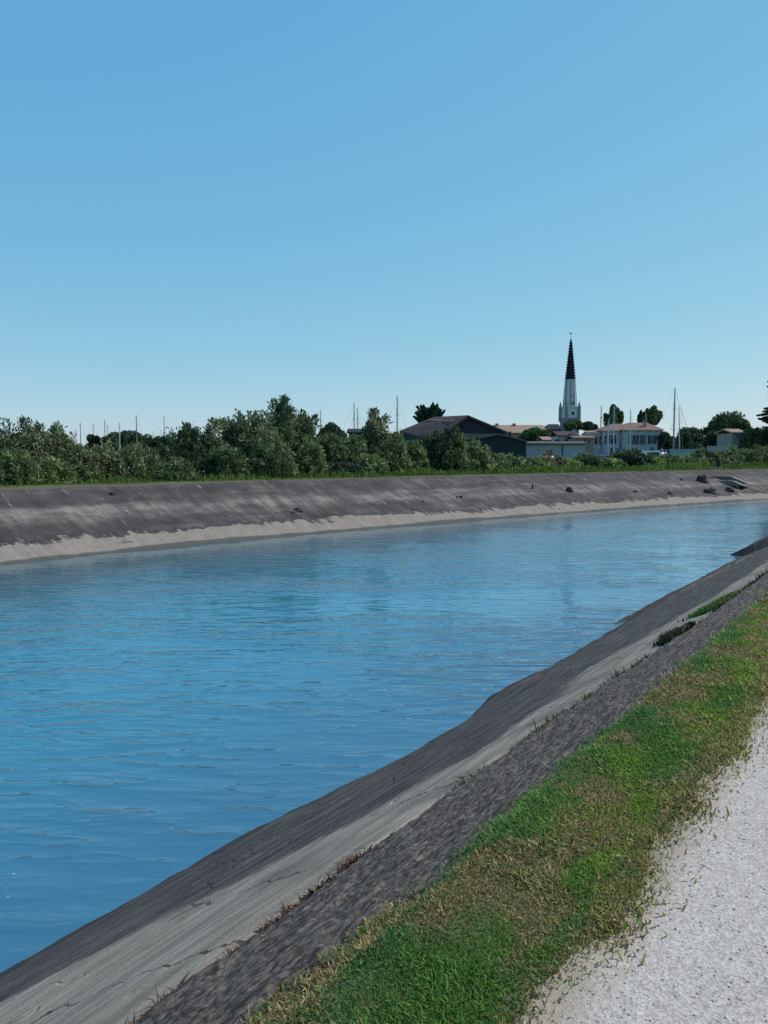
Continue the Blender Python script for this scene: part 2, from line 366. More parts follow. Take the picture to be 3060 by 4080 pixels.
ss = np.r_[np.arange(-9, 0, .12), sv(0, 60, .014, .006)]
tt = np.r_[np.arange(1.3, 2.45, .0125), np.arange(2.45, 5.5, .03)]
def pos_nb(A, B):
    x, y = near_xy(A, B); return x, y, near_h(A, B)
def bandcol(A, B): return np.stack([B-crack_t(A), B-edge_t(A), A*0], -1).reshape(-1, 3)
o = grid('canal_bank', ss, tt, pos_nb, M_NB, bandcol); tag(o, kind='structure')
ss2 = np.r_[np.arange(60.0, 500, 2.5)]; ss3 = np.arange(-110, -8.9, 2.0)
for q in (ss2, ss3):
    o = grid('canal_bank', q, np.array([1.3, 3.2, 5.6]), lambda A, B: (*near_xy(A, B), WL*(B-1.4)/3.6-.004), M_NB, bandcol); tag(o, kind='structure')
sp = np.r_[np.arange(-110, -2, 3.), np.arange(-2, 40, .1), np.arange(40, 500, 3.)]
o = grid('path', sp, np.r_[np.arange(-1.9, 1.43, .05)], lambda A, B: (*near_xy(A, B), .006+.012*fbm(A*1.5, B*1.5, 3)-.0*A), M_P); tag(o, kind='structure')
o = grid('ground', sp, np.array([1.44, 1.0, .5, -2, -8, -30, -120, -500, -1500.]), lambda A, B: (*near_xy(A, B), -.02+A*0), M_G); tag(o, kind='structure')
uf = np.r_[np.arange(0, 130, 2.0), np.arange(130, 320, .25), np.arange(320, 600, 3.), np.arange(600, _U[-1], 60.)]
tf = np.r_[np.arange(-1.2, FE+.6, .12)]
def pos_fb(A, B):
    x, y = far_xy(A, B); z = WL+(GF-WL)*np.minimum(B, FE)/FE
    z = z+.07*fbm(A*.5, B*.7, 4)+.035*fbm(A*2.2, B*.9, 3)
    z = z+np.where(B < 1.6, .05*smooth(1.9, .9, B+1.3*fbm(A*.9, B*.2, 3)), 0)
    z = z-.10*smooth(FE, FE+.6, B)
    return x, y, z
o = grid('canal_bank', uf, tf, pos_fb, M_FB); tag(o, kind='structure')
def mat_verge():
    m = NT('far_verge', 1.0, 0); uv = m.n('TexCoord').outputs['UV']; sep = m.n('SeparateXYZ'); m.t.links.new(uv, sep.inputs[0])
    ob = m.coord('Object'); a = m.noise(ob, .8, 6, .65)
    tw = m.math('ADD', sep.outputs[1], m.math('MULTIPLY', m.math('SUBTRACT', a, .5), 2.0))
    c = m.mix(a, (.06,.10,.02), (.13,.15,.05)); c = m.mix(m.math('SUBTRACT', 1.0, m.step(tw, FE+.3, FE+.9)), c, (.115,.105,.10)); m.color(c); return m.m
o = grid('ground', uf, np.r_[FE-.08, FE-.05, FE+.5, FE+1.2, FE+2.5, 12, 20, 40, 100, 300, 800, 2500.], lambda A, B: (*far_xy(A, B), GF+.03+.04*fbm(A*.4, B*.6, 3)*(B < 15)-.5*(B < FE-.06)), mat_verge()); tag(o, kind='structure')

# the water is cut to the canal: a ribbon between the two slopes
# match by nearest station so that the ribbon never folds
def ribbon():
    V = []; Fc = []; UVW = []
    for i, s in enumerate(np.r_[np.arange(-100, 0, 5.), np.arange(0, 90, 1.), np.arange(90, 480, 5.)]):
        nx_, ny_ = near_xy(s, 4.5); th = float(np.interp(s, _S, _th)); d = (math.sin(th), math.cos(th))
        px_, py_ = far_xy(_U, .9); a = (px_-nx_)*d[0]+(py_-ny_)*d[1]; b = -(px_-nx_)*d[1]+(py_-ny_)*d[0]
        j = int(np.argmin(abs(a)+1e3*(b < 0))); V += [(nx_, ny_, WL), (px_[j], py_[j], WL)]; UVW += [(s, 0), (s, 1)]
        if i: Fc.append((2*i-2, 2*i, 2*i+1, 2*i-1))
    return V, Fc, UVW
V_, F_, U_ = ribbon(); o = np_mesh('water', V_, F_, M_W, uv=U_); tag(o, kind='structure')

# ------------------------------------------------------------------ near turf, weeds, gravel
rng = np.random.RandomState(11)
def blades(n_at, name, hgt, wid, colf, base_z, lean=.7, mat=None, seed=1):
    """n_at: (P x 2 ground points, scale per blade)"""
    P, sc = n_at; n = len(P); r = np.random.RandomState(seed)
    az = r.rand(n)*6.283; h = hgt*sc*(.45+r.rand(n)); w = wid*sc*(.6+.8*r.rand(n)); ln = lean*h*(.2+r.rand(n))
    dx, dy = np.cos(az), np.sin(az); fa = r.rand(n)*6.283; wx, wy = np.cos(fa)*w/2, np.sin(fa)*w/2
    z0 = base_z(P) if callable(base_z) else np.full(n, base_z)
    b = np.stack([P[:,0], P[:,1], z0], -1)
    V = np.zeros((n, 5, 3)); 
    V[:,0] = b+np.stack([-wx, -wy, 0*h], -1); V[:,1] = b+np.stack([wx, wy, 0*h], -1)
    m = b+np.stack([dx*ln*.35, dy*ln*.35, h*.6], -1); V[:,2] = m+np.stack([wx, wy, 0*h], -1)*.9; V[:,3] = m+np.stack([-wx, -wy, 0*h], -1)*.9
    V[:,4] = b+np.stack([dx*ln, dy*ln, h*(.75+.25*r.rand(n))], -1)
    i = np.arange(n)[:,None]*5; T = np.concatenate([i+[0,1,2], i+[0,2,3], i+[3,2,4]], 0)
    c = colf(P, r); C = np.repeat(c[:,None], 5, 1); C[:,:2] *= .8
    return np_mesh(name, V.reshape(-1,3), T, mat or leaf_mat('grass_blade', .4), col=C.reshape(-1,3))
def turf_points():
    Ps = []; Ss = []; ST = []
    for a, b, n, k in ((.4,2.2,95000,1.12),(2.2,3.6,84000,1.08),(3.6,5.5,52000,1.2),(5.5,9,48000,1.55),(9,16,32000,2.2),(16,34,18000,3.2),(-3,.4,9000,1.4)):
        s = a+(b-a)*rng.rand(n); t = .62+rng.rand(n)*1.02
        e0 = .84+.10*fbm(s*1.1, s*0+2, 3)+.09*fbm(s*4.5, s*0+9, 2); e1 = np.interp(s, [1.6,3.2,4.9], [1.50,1.50,1.42])+.07*fbm(s*1.1, s*0+5, 3)+.06*fbm(s*5, s*0+7, 2)
        e1 = e1-.10*smooth(4, 9, s)*0
        d = np.minimum(t-e0, e1-t); keep = (d > 0) | (rng.rand(n) < np.exp(d/.045)*.35)
        keep &= ~((fbm(s*5+3, t*5, 3) > .42) & (rng.rand(n) < .35))
        s, t = s[keep], t[keep]; x, y = near_xy(s, t); Ps.append(np.stack([x, y], -1)); Ss.append(np.full(len(s), k)*(.6+.7*smooth(-.5,.5,fbm(s*3, t*3, 3)))); ST.append(np.stack([s, t], -1))
    return np.concatenate(Ps), np.concatenate(Ss), np.concatenate(ST)
TP, TS, TST = turf_points()
def turf_col(P, r):
    s, t = TST[:,0], TST[:,1]; n = len(s)
    a = fbm(s*1.5+4, t*3.0, 4)*1.6; b = fbm(s*4+40, t*6, 3)*1.5; c = fbm(s*.6+90, t*2, 2)*1.5
    green = np.array([.15,.28,.055]); lime = np.array([.32,.40,.06]); blue = np.array([.115,.25,.085]); straw = np.array([.52,.41,.19]); brown = np.array([.26,.18,.075])
    col = np.repeat(green[None], n, 0)
    def mx(col, c2, k): return col*(1-k[:,None])+c2*k[:,None]
    col = mx(col, lime, smooth(-.2,.5,a)*.8)
    col = mx(col, blue, smooth(1.12, 1.34, t+.12*b)*.6)
    dry = smooth(.06, .55, b*.7+c*.45+.06+.25*(r.rand(n)-.5)); dry = np.maximum(dry, smooth(.98,.84,t+.05*b)*.85)
    pick = r.rand(n) < dry*.85
    col[pick] = np.where(r.rand(n,1) < .55, straw, brown)[pick]
    return col*(.5+.95*r.rand(n,1)**1.3)
def turf_z(P):
    t = TST[:,1]; return np.where(t > 1.42, near_h(TST[:,0], t)-.004, .002+.012*fbm(TST[:,0]*1.5, t*1.5, 3))
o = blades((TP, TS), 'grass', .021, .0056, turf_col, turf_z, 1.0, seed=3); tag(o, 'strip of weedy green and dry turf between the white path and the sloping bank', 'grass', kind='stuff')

# broad little leaves through the turf are part of the same ground cover; loose dry stalks and crack weeds
def crack_weeds():
    r = np.random.RandomState(5); P = []; S = []; C = []; Z = []
    s0 = .6
    while s0 < 30:
        dens = .5+.5*fbm(np.array([s0*.8]), np.array([3.]), 3)[0]*2
        if r.rand() < .35+.5*dens:
            n = int((26+50*r.rand())*(1 if s0 < 8 else .7)); sz = (.6+r.rand()*.9)*(1+s0*.05)
            s = s0+r.randn(n)*.035*sz*(1+s0*.06); t = crack_t(s)+.03*fbm(s*1.3, s*0, 3)+r.randn(n)*.010*(1+s0*.04)
            x, y = near_xy(s, t); P.append(np.stack([x, y], -1)); S.append(np.full(n, sz)); Z.append(near_h(s, t))
            tone = np.array([.20,.11,.07]) if s0 < 3.2 and r.rand() < .8 else (np.array([.05,.055,.02]) if r.rand() < .6 else np.array([.16,.12,.06]))
            C.append(tone*(.5+.9*r.rand(n,1)))
        s0 += .07+.02*s0*r.rand()
    return np.concatenate(P), np.concatenate(S), np.concatenate(C), np.concatenate(Z)
cp, cs, cc, cz = crack_weeds()
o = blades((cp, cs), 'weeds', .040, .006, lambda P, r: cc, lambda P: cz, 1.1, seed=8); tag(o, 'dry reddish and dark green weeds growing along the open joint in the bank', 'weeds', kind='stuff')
def patch(name, label, s0, s1, t0, t1, n, h, tone, seed):
    r = np.random.RandomState(seed); s = s0+(s1-s0)*r.rand(n); k = (s-s0)/(s1-s0); t = (t0+t1)/2+(t1-t0)/2*r.randn(n)*.5*np.sin(k*math.pi)**.5
    x, y = near_xy(s, t); z = near_h(s, t)
    o = blades((np.stack([x, y], -1), np.ones(n)), name, h, .022, lambda P, rr: np.array(tone)*(.5+.9*rr.rand(n,1)), lambda P: z, .8, seed=seed)
    tag(o, label, 'weed')
patch('weed_clump', 'bright green creeping weed on the pale course of the bank near the grass', 10.7, 12.4, 2.05, 2.6, 2600, .045, (.07,.16,.03), 21)
patch('weed_clump', 'dark dull weed clump on the pale bank just below the bright green weed', 8.6, 9.6, 2.1, 2.4, 1800, .07, (.045,.05,.022), 22)

def pebbles():
    r = np.random.RandomState(31); n = 42000
    s = .3+14*r.rand(n)**1.6; t = -1.5+2.4*r.rand(n); x, y = near_xy(s, t)
    rad = (.0013+.0036*r.rand(n)**4)*(1+.10*s)
    base = np.array([[1,0,0],[-1,0,0],[0,1,0],[0,-1,0],[0,0,1],[0,0,-1]], float); Fo = np.array([[0,2,4],[2,1,4],[1,3,4],[3,0,4],[2,0,5],[1,2,5],[3,1,5],[0,3,5]])
    V = base[None]*rad[:,None,None]*(.6+.8*r.rand(n,6,1)); V[:,:,2] *= .6
    a = r.rand(n)*6.28; X = V[:,:,0]*np.cos(a)[:,None]-V[:,:,1]*np.sin(a)[:,None]; Y = V[:,:,0]*np.sin(a)[:,None]+V[:,:,1]*np.cos(a)[:,None]
    Z = V[:,:,2]+(.006+.012*fbm(s*1.5, t*1.5, 3)+rad*.25)[:,None]
    V = np.stack([X+x[:,None], Y+y[:,None], Z], -1).reshape(-1,3); T = (np.arange(n)[:,None,None]*6+Fo[None]).reshape(-1,3)
    g = np.where(r.rand(n) < .16, .20+.14*r.rand(n), .36+.22*r.rand(n)); C = np.repeat(g[:,None]*np.array([[1,.94,.88]]), 6, 0)
    m = NT('pebble', .9, .2); m.color(m.n('Attribute', attribute_name='Col').outputs['Color'])
    o = np_mesh('gravel', V, T, m.m, col=C); tag(o, 'loose pale and dark grit lying on the white path', 'gravel', kind='stuff')
pebbles()

# ------------------------------------------------------------------ vegetation
def leafcloud(C, A, L, W, col, r, name, mat, parent):
    """C centres, A long axes (unit), L lengths, W widths"""
    n = len(C); R = r.randn(n,3); Bv = np.cross(A, R); Bv /= np.linalg.norm(Bv, axis=1, keepdims=True)+1e-9
    a = A*(L/2)[:,None]; b = Bv*(W/2)[:,None]
    V = np.stack([C-a, C+b, C+a, C-b], 1).reshape(-1,3); Q = np.arange(n)[:,None]*4+np.arange(4)
    return np_mesh(name, V, Q, mat, parent, col=np.repeat(col, 4, 0))
def stems(h, r, rx, n=5, rad=.05, top=.6):
    mb = MB()
    for i in range(n):
        a = r.rand()*6.28; q = rx*(.2+.5*r.rand()); p = [(math.cos(a)*.08*i/n, math.sin(a)*.08, -.1)]
        for k in (.3, .6, 1): p.append((math.cos(a)*q*k**1.3+r.randn()*.05, math.sin(a)*q*k**1.3+r.randn()*.05, h*top*k))
        mb.tube(p, [rad, rad*.8, rad*.55, rad*.2], 5)
    return mb
BARK = plain('bark', (.10,.08,.06), .4, 6, bump=.4)
TAM = {'g': (.140,.185,.078), 'b': (.205,.205,.105), 'd': (.082,.118,.055), 'o': (.190,.235,.092), 'y': (.25,.34,.09), 'r': (.28,.18,.12), 'k': (.050,.078,.042)}
GREY = 'tamarisks and bushes along the far bank'
def shrub(px, hw, top, tone, label, depth=1.2, base=None, peaks=(), name='shrub', cat='bush', seed=0, plumes=None, leaf=.19, tilt=1.0, group=GREY, tone2=None, dens=1.0):
    r = np.random.RandomState(seed+int(px)+500); Y = edge_Y(px)*depth
    p0 = at(px, HZ, Y); tp = at(px, top, Y); h = tp.z-GF; rx = hw*1.3/F*Y; ry = min(rx, 1.6+.3*rx)
    root = empty(name, (p0.x, Y, GF), label, cat, group)
    n = plumes or int(70+34*h*rx*dens); n = min(n, 340)
    u = np.sqrt(r.rand(n)); a = r.rand(n)*6.283; dome = (1-u**2.6)**.5
    zz = dome*h*(1-.75*r.rand(n)**1.7); zz = np.maximum(zz, .12*h)
    push = 1+.12*r.randn(n)
    tip = np.stack([rx*u*np.cos(a)*push*(1.12-.25*zz/h), ry*u*np.sin(a)*push, zz*(.87+.11*r.rand(n))], -1)
    ax = np.stack([tip[:,0]/rx*.75, tip[:,1]/ry*.75, .35+zz/h*tilt], -1)+.55*r.randn(n,3); ax /= np.linalg.norm(ax, axis=1, keepdims=True)
    for (qx, qy) in peaks:
        q = at(qx, qy, Y)
        for _ in range(4):
            tip = np.vstack([tip, [[q.x-p0.x+r.randn()*.10, r.randn()*.2, q.z-GF-abs(r.randn())*.18]]]); v = np.array([(q.x-p0.x)/rx*.25+r.randn()*.2, r.randn()*.2, 1.]); ax = np.vstack([ax, v/np.linalg.norm(v)])
    n = len(tip); m = 52; Lp = (.15*h+.30)*(.7+.6*r.rand(n)); k = r.rand(n, m)
    rad = (.14+.42*k**.7)*(.30+.34*Lp)[:,None]
    off = r.randn(n, m, 3)*rad[...,None]*.55
    C = tip[:,None]-ax[:,None]*(k*Lp[:,None])[...,None]+off
    A = ax[:,None]*.9+off/(rad[...,None]+.05)*.5+.45*r.randn(n, m, 3); A /= np.linalg.norm(A, axis=2, keepdims=True)
    lz = leaf*Y/45
    c0 = np.array(TAM[tone]); c1 = np.array(TAM[tone2 or tone]); mixk = (r.rand(n,1) < .45)
    pc = np.where(mixk, c1, c0)*(.65+.75*r.rand(n,1)); pc = pc*np.array([1,1,1])+np.array([.012,.012,.005])*(r.rand(n,1) < .15)
    col = (pc[:,None]*(.7+.6*r.rand(n, m, 1))).reshape(-1,3); C = C.reshape(-1,3); A = A.reshape(-1,3)
    ok = C[:,2] > .02; C, A, col = C[ok], A[ok], col[ok]
    L = lz*(.6+.8*r.rand(len(C))); leafcloud(C, A, L, L*.42, col, r, 'foliage', leaf_mat('tamarisk_leaf', .2), root)
    stems(h, r, rx, 5, .03+.012*h).build('stem', BARK, root)
    return root
def tree(px, hw, top, bot, Y, tone, label, name='tree', cat='tree', style='round', seed=0, n=None, leaf=None, group='trees behind the canal', lobes=None, g0=GF, col=None):
    """crown between image rows top and bot at depth Y; trunk down to the ground"""
    r = np.random.RandomState(seed+int(px)+int(Y)); p0 = at(px, HZ, Y); zt = at(px, top, Y).z; zb = at(px, bot, Y).z
    rx = hw/F*Y; root = empty(name, (p0.x, Y, g0), label, cat, group); cz = (zt+zb)/2-g0; rz = (zt-zb)/2; ry = rx*.9
    c0 = np.array(col or TAM[tone]); lf = leaf or .0032*Y
    if style == 'round':
        nc = lobes or int(26+5*rx); v = r.randn(nc,3); v /= np.linalg.norm(v, axis=1, keepdims=True); v[:,2] = np.where(v[:,2] < -.55, -v[:,2], v[:,2])
        cc_ = v*np.array([rx, ry, rz])*(.55+.25*r.rand(nc,1)); cr = (.24+.2*r.rand(nc))*min(rx, rz*1.3)
        m = n or 330; d = r.randn(nc, m, 3); d /= np.linalg.norm(d, axis=2, keepdims=True); d = d*(.55+.5*r.rand(nc, m, 1))
        C = cc_[:,None]+d*cr[:,None,None]*np.array([1,1,.85]); A = r.randn(nc, m, 3); A /= np.linalg.norm(A, axis=2, keepdims=True)
        pc = c0*(.6+.8*r.rand(nc,1)); colr = pc[:,None]*(.6+.8*r.rand(nc, m, 1))
    elif style == 'spray':                              # stiff sprays fanning outward and up
        nc = 70; a = r.rand(nc)*6.283; el = r.rand(nc)**.7*1.2; v = np.stack([np.cos(a)*np.cos(el), np.sin(a)*np.cos(el), np.sin(el)], -1)
        org = np.array([0,0,-rz*.9]); tipd = v*np.array([rx, ry, 2*rz*.95])*(.72+.4*r.rand(nc,1)); m = 190
        k = .35+.65*r.rand(nc, m); C = org+tipd[:,None]*k[...,None]+r.randn(nc, m, 3)*(.115*(1.08-k))[...,None]*rx*np.array([1,1,.4])
        A = v[:,None]+.35*r.randn(nc, m, 3); A /= np.linalg.norm(A, axis=2, keepdims=True); colr = (c0*(.6+.8*r.rand(nc,1)))[:,None]*(.7+.6*r.rand(nc, m, 1))
    elif style == 'poplar':                             # several upright plumes
        nc = lobes or 7; cx_ = np.linspace(-.75, .75, nc)*rx+r.randn(nc)*.1*rx; hh = (1-.55*abs(cx_/rx)**1.5)*(.8+.25*r.rand(nc)); m = n or 1100
        k = r.rand(nc, m); w = np.sin(np.clip(k, 0, 1)*math.pi)**.6*(.20+.06*r.rand(nc))[:,None]*rx+.05*rx
        d = r.randn(nc, m, 3)*.55; C = np.stack([cx_[:,None]*(.45+.55*k)+d[...,0]*w, r.randn(nc)[:,None]*.35*rx+d[...,1]*w, -rz+2*rz*hh[:,None]*k], -1)
        A = r.randn(nc, m, 3)*.6+np.array([0,0,1]); A /= np.linalg.norm(A, axis=2, keepdims=True); colr = (c0*(.7+.6*r.rand(nc,1)))[:,None]*(.5+.9*r.rand(nc, m, 1))
    elif style == 'cedar':                              # flat tiers on long limbs
        nc = 44; lev = np.linspace(-.95, .97, nc); a = r.rand(nc)*6.283; a[::2] = math.pi+r.randn(nc//2)*.45; rr = rx*(1.02-.62*((lev+1)/2)**1.2)*(.75+.3*r.rand(nc)); m = 620
        k = .25+.75*r.rand(nc, m)**.8; lat = r.randn(nc, m)*.13*rx*(1.1-k*.75)
        cx_ = np.cos(a)[:,None]*k*rr[:,None]-np.sin(a)[:,None]*lat; cy_ = np.sin(a)[:,None]*k*rr[:,None]+np.cos(a)[:,None]*lat
        C = np.stack([cx_, cy_, (lev*rz)[:,None]+.10*rx*k**2*np.sin(lev*9)[:,None]+r.randn(nc, m)*.028*rx*(1.15-k)], -1)
        A = np.stack([np.cos(a)[:,None]+.4*r.randn(nc, m), np.sin(a)[:,None]+.4*r.randn(nc, m), .25*r.randn(nc, m)], -1); A /= np.linalg.norm(A, axis=2, keepdims=True)
        colr = (c0*(.6+.8*r.rand(nc,1)))[:,None]*(.6+.8*r.rand(nc, m, 1))
    C = C.reshape(-1,3)+np.array([0,0,cz]); A = A.reshape(-1,3); colr = colr.reshape(-1,3); ok = C[:,2] > .05; C, A, colr = C[ok], A[ok], colr[ok]
    L = lf*(.6+.9*r.rand(len(C))); leafcloud(C, A, L, L*.55, colr, r, 'crown', leaf_mat('tree_leaf', .2), root)
    mb = MB(); R0 = max(.12, rx*.08); ztop = cz+(rz*.8 if style in ('cedar',) else rz*.3)
    mb.tube([(0,0,-.2), (.03*rx,0,(cz-rz)*.6), (-.02*rx,0,cz), (0,0,ztop)], [R0*1.3, R0, R0*.6, R0*.25], 8)
    for i in range(7):
        aa = i*2.4; q = rx*.6; z1 = max(.3, cz-rz*.6+.15*rz*i); mb.tube([(0,0,z1), (math.cos(aa)*q*.5, math.sin(aa)*q*.5, z1+rz*.2), (math.cos(aa)*q, math.sin(aa)*q, z1+rz*.35)], [R0*.4, R0*.25, R0*.08], 5)
    mb.build('trunk', BARK, root)
    return root
S = shrub
S(-150, 120, 1700, 'g', 'dark tamarisk cut by the left edge of the picture', tone2='d')
S(15, 105, 1685, 'd', 'broad dark tamarisk at the far left end of the hedge', tone2='g', peaks=((12,1668),))
S(120, 90, 1682, 'd', 'dark tamarisk with one thin spike, second from the left in the hedge', peaks=((105,1655),(150,1680)), tone2='b')
S(222, 72, 1704, 'g', 'feathery tamarisk whose fanned tips end the left clump beside the open sky', peaks=((205,1692),(226,1684),(258,1712)), tone2='b')
S(55, 75, 1775, 'g', 'low mid green bush in front of the leftmost tamarisks', depth=1.12, tone2='o')
S(205, 70, 1820, 'o', 'low rounded olive bush at the foot of the left tamarisk clump', depth=1.12)
S(325, 70, 1762, 'g', 'low olive tamarisk in the dip below the cluster of left masts', tone2='b')
S(425, 66, 1750, 'b', 'brownish green tamarisk in front of the round green tree', tone2='g')
S(515, 62, 1768, 'b', 'low brown tamarisk just right of the round green tree', tone2='o', peaks=((540,1760),))
S(598, 48, 1778, 'b', 'low brownish tamarisk in the gap under two thin masts', tone2='g')
S(700, 62, 1815, 'g', 'low greyish green bush at the foot of the dark central hedge', depth=1.12, tone2='o')
S(672, 50, 1752, 'd', 'dark shrub on the left shoulder of the central hedge', peaks=((688,1715),))
S(745, 52, 1684, 'd', 'dark tamarisk with a round knob top left of the central hedge', peaks=((738,1683),(752,1683),(788,1700)))
S(840, 64, 1698, 'b', 'reddish brown tipped tamarisk between the knobbed shrub and the ragged peaks', peaks=((855,1665),(880,1665),(825,1690)), tone2='g')
S(945, 60, 1652, 'g', 'tall ragged tamarisk left of the highest peak with gaps of sky', peaks=((947,1637),(980,1655),(900,1662)), tone2='d')
S(1032, 58, 1650, 'g', 'tamarisk with two forked tips directly left of the highest peak', peaks=((1018,1632),(1062,1637),(1008,1640)), tone2='b')
S(1132, 66, 1606, 'd', 'tallest tamarisk of the hedge, ending in a pointed peak', peaks=((1134,1572),(1128,1590),(1092,1590),(1140,1585),(1160,1612)), tone2='g')
S(1212, 52, 1632, 'g', 'tamarisk shouldering the right side of the highest peak', peaks=((1204,1622),(1248,1652)), tone2='d')
S(1075, 72, 1690, 'b', 'brownish tamarisk in front, below the highest peak', depth=1.14, tone2='o')
S(905, 75, 1765, 'g', 'green bush low in front of the deep shade of the central hedge', depth=1.15, tone2='d')
S(1235, 52, 1740, 'o', 'lighter green bush under the right shoulder of the highest peak', depth=1.15)
S(1318, 62, 1712, 'g', 'rounded mid green tamarisk in front of the dark round tree', tone2='d')
S(1400, 62, 1716, 'g', 'flat topped tamarisk under the pair of thin masts', tone2='o')
S(1495, 56, 1655, 'd', 'tamarisk with two leafy horns on top, below the single mast', peaks=((1480,1628),(1496,1626),(1535,1652),(1465,1668)), tone2='b')
S(1565, 56, 1705, 'g', 'sloping olive tamarisk left of the barn', tone2='o')
S(1635, 54, 1742, 'g', 'low tamarisk in front of the barn roof', tone2='o')
S(1370, 72, 1842, 'k', 'very dark squat bush at the foot of the hedge', depth=1.12)
S(1470, 60, 1800, 'o', 'light feathery bush low in front of the horned tamarisk', depth=1.14)
S(1745, 72, 1706, 'd', 'dense dark green tree-like bush in front of the barn gable', tone2='k', peaks=((1780,1700),(1815,1694)))
S(1812, 44, 1712, 'g', 'narrow green tamarisk against the barn gable', tone2='o')
S(1890, 54, 1748, 'b', 'brown drooping tamarisk under the right end of the barn', tone2='o')
S(1965, 48, 1800, 'o', 'low green bush in front of the dark lean-to', tone2='g')
S(2035, 60, 1808, 'g', 'low green bush under the corner of the dark lean-to', tone2='o')
S(2118, 58, 1822, 'y', 'pale green low bush left of the bright white marker', tone2='g')
S(2190, 62, 1806, 'r', 'reddish brown twiggy bush in front of the long white shed', tone2='b', peaks=((2195,1790),(2175,1795)))
S(2262, 52, 1828, 'y', 'yellow green low bush right of the bright white marker', tone2='b')
S(2325, 50, 1806, 'g', 'green bush with a leaning stem left of the black post', tone2='d')
S(2430, 52, 1822, 'g', 'low green bush between the black post and the dark round bush', tone2='y')
S(2505, 72, 1786, 'k', 'dark round bush in front of the white house with shutters', tone2='d', depth=1.22)
S(2590, 56, 1812, 'y', 'light green low bush in front of the parked van', tone2='g')
S(2662, 52, 1812, 'o', 'olive bush at the foot of the tallest mast', tone2='g')
S(2735, 56, 1814, 'g', 'grey green bush in front of the low bluish wall', tone2='y')
S(2808, 56, 1788, 'b', 'brown tinged bush left of the second black post', tone2='g')
S(2880, 58, 1796, 'o', 'feathery green bush right of the second black post', tone2='b')
S(2955, 56, 1782, 'g', 'green bush in front of the small house at right', tone2='o')
S(3030, 60, 1775, 'b', 'brownish green bush at the right edge of the picture', tone2='g')
S(3160, 80, 1770, 'g', 'green bush just beyond the right edge of the picture', tone2='o')

T = tree
T(530, 74, 1718, 1830, 120, 'o', 'round bright green tree behind the left masts', seed=1, col=(.05,.095,.035))
T(455, 45, 1722, 1830, 118, 'd', 'dark tree left of the round bright green tree', seed=2)
T(373, 30, 1726, 1830, 118, 'k', 'small dark tree below the leftmost masts', seed=3)
T(650, 50, 1736, 1830, 110, 'k', 'dark tree behind the gap left of the central hedge', seed=4)
T(1322, 58, 1688, 1820, 80, 'k', 'dark round tree rising behind the hedge right of the highest peak', seed=5)
T(1712, 70, 1604, 1712, 130, 'k', 'dark spiky cypress behind the barn roof', name='cypress_tree', style='spray', seed=6, leaf=.5)
T(2128, 58, 1704, 1800, 205, 'y', 'soft light green tree left of the church tower, before the pale roof', seed=7, col=(.06,.12,.04))
T(2286, 44, 1678, 1730, 215, 'y', 'pale green tree in front of the foot of the church tower', seed=8, col=(.09,.13,.05))
T(2338, 26, 1682, 1730, 215, 'g', 'loose green treetop right of the church tower', seed=9, n=120, col=(.05,.10,.035))
T(2366, 14, 1690, 1725, 215, 'k', 'small dark treetop left of the white house', seed=10, n=150)
T(2442, 42, 1612, 1712, 185, 'd', 'poplar with several upright plumes behind the left end of the white house', name='poplar_tree', style='poplar', seed=11)
T(2598, 42, 1614, 1690, 185, 'd', 'poplar with rounded plumes behind the middle of the white house roof', name='poplar_tree', style='poplar', seed=12)
T(2549, 12, 1634, 1690, 184, 'k', 'narrow square-topped dark tree behind the white house roof', style='poplar', lobes=3, seed=13)
T(2650, 34, 1716, 1842, 135, 'k', 'dark tree beside the right end of the white house', seed=14, n=260)
T(2745, 62, 1698, 1842, 150, 'd', 'bushy dark green tree right of the tallest mast', seed=15)
T(2800, 10, 1688, 1730, 160, 'k', 'thin dark conifer tip left of the big dark mound', name='conifer', style='poplar', lobes=2, n=400, seed=16)
T(2818, 9, 1688, 1730, 160, 'k', 'thin dark conifer tip touching the big dark mound', name='conifer', style='poplar', lobes=2, n=400, seed=17)
T(2905, 92, 1640, 1842, 145, 'd', 'big dark mounded tree left of the cedar', seed=18, lobes=60)
T(2860, 66, 1716, 1842, 118, 'k', 'dark shaded rounded tree in front of the big mound', seed=19)
T(2995, 50, 1698, 1842, 104, 'd', 'dark tree right of the small pale house', seed=20)
T(3150, 150, 1400, 1790, 105, 'k', 'dark cedar with flat tiers of branches cut by the right edge', name='cedar_tree', style='cedar', seed=21, leaf=.34)
T(3080, 60, 1700, 1810, 95, 'k', 'dark bushy tree under the cedar at the right edge', seed=22)

# far verge grass
def verge():
    r = np.random.RandomState(77); n = 42000; u = 133+150*r.rand(n)**1.0; t = FE+.5+9*r.rand(n)**1.4
    e = .6+.6*fbm(u*.3, u*0, 3); keep = t > FE+e; u, t = u[keep], t[keep]; x, y = far_xy(u, t); keep = (y > 18) & (y < 110); u, t, x, y = u[keep], t[keep], x[keep], y[keep]; m = len(u)
    a = fbm(u*.35, t*.5, 3)*1.6
    c = np.where((a > .1)[:,None], [[.10,.17,.03]], [[.06,.12,.025]])*(.6+.7*r.rand(m,1)); dry = r.rand(m) < smooth(FE+1.6, FE+.5, t)*.5+.1; c[dry] = np.array([.24,.20,.09])*(.6+.6*r.rand(int(dry.sum()),1))
    sc = (.8+.8*smooth(-.3,.5,a))*(y/45)*(.45+.55*smooth(FE+.6, FE+3, t))
    o = blades((np.stack([x, y], -1), sc), 'grass', .24, .05, lambda P, rr: c, GF, .6, seed=78); tag(o, 'bright green grass verge along the top of the far bank', 'grass', kind='stuff')
verge()

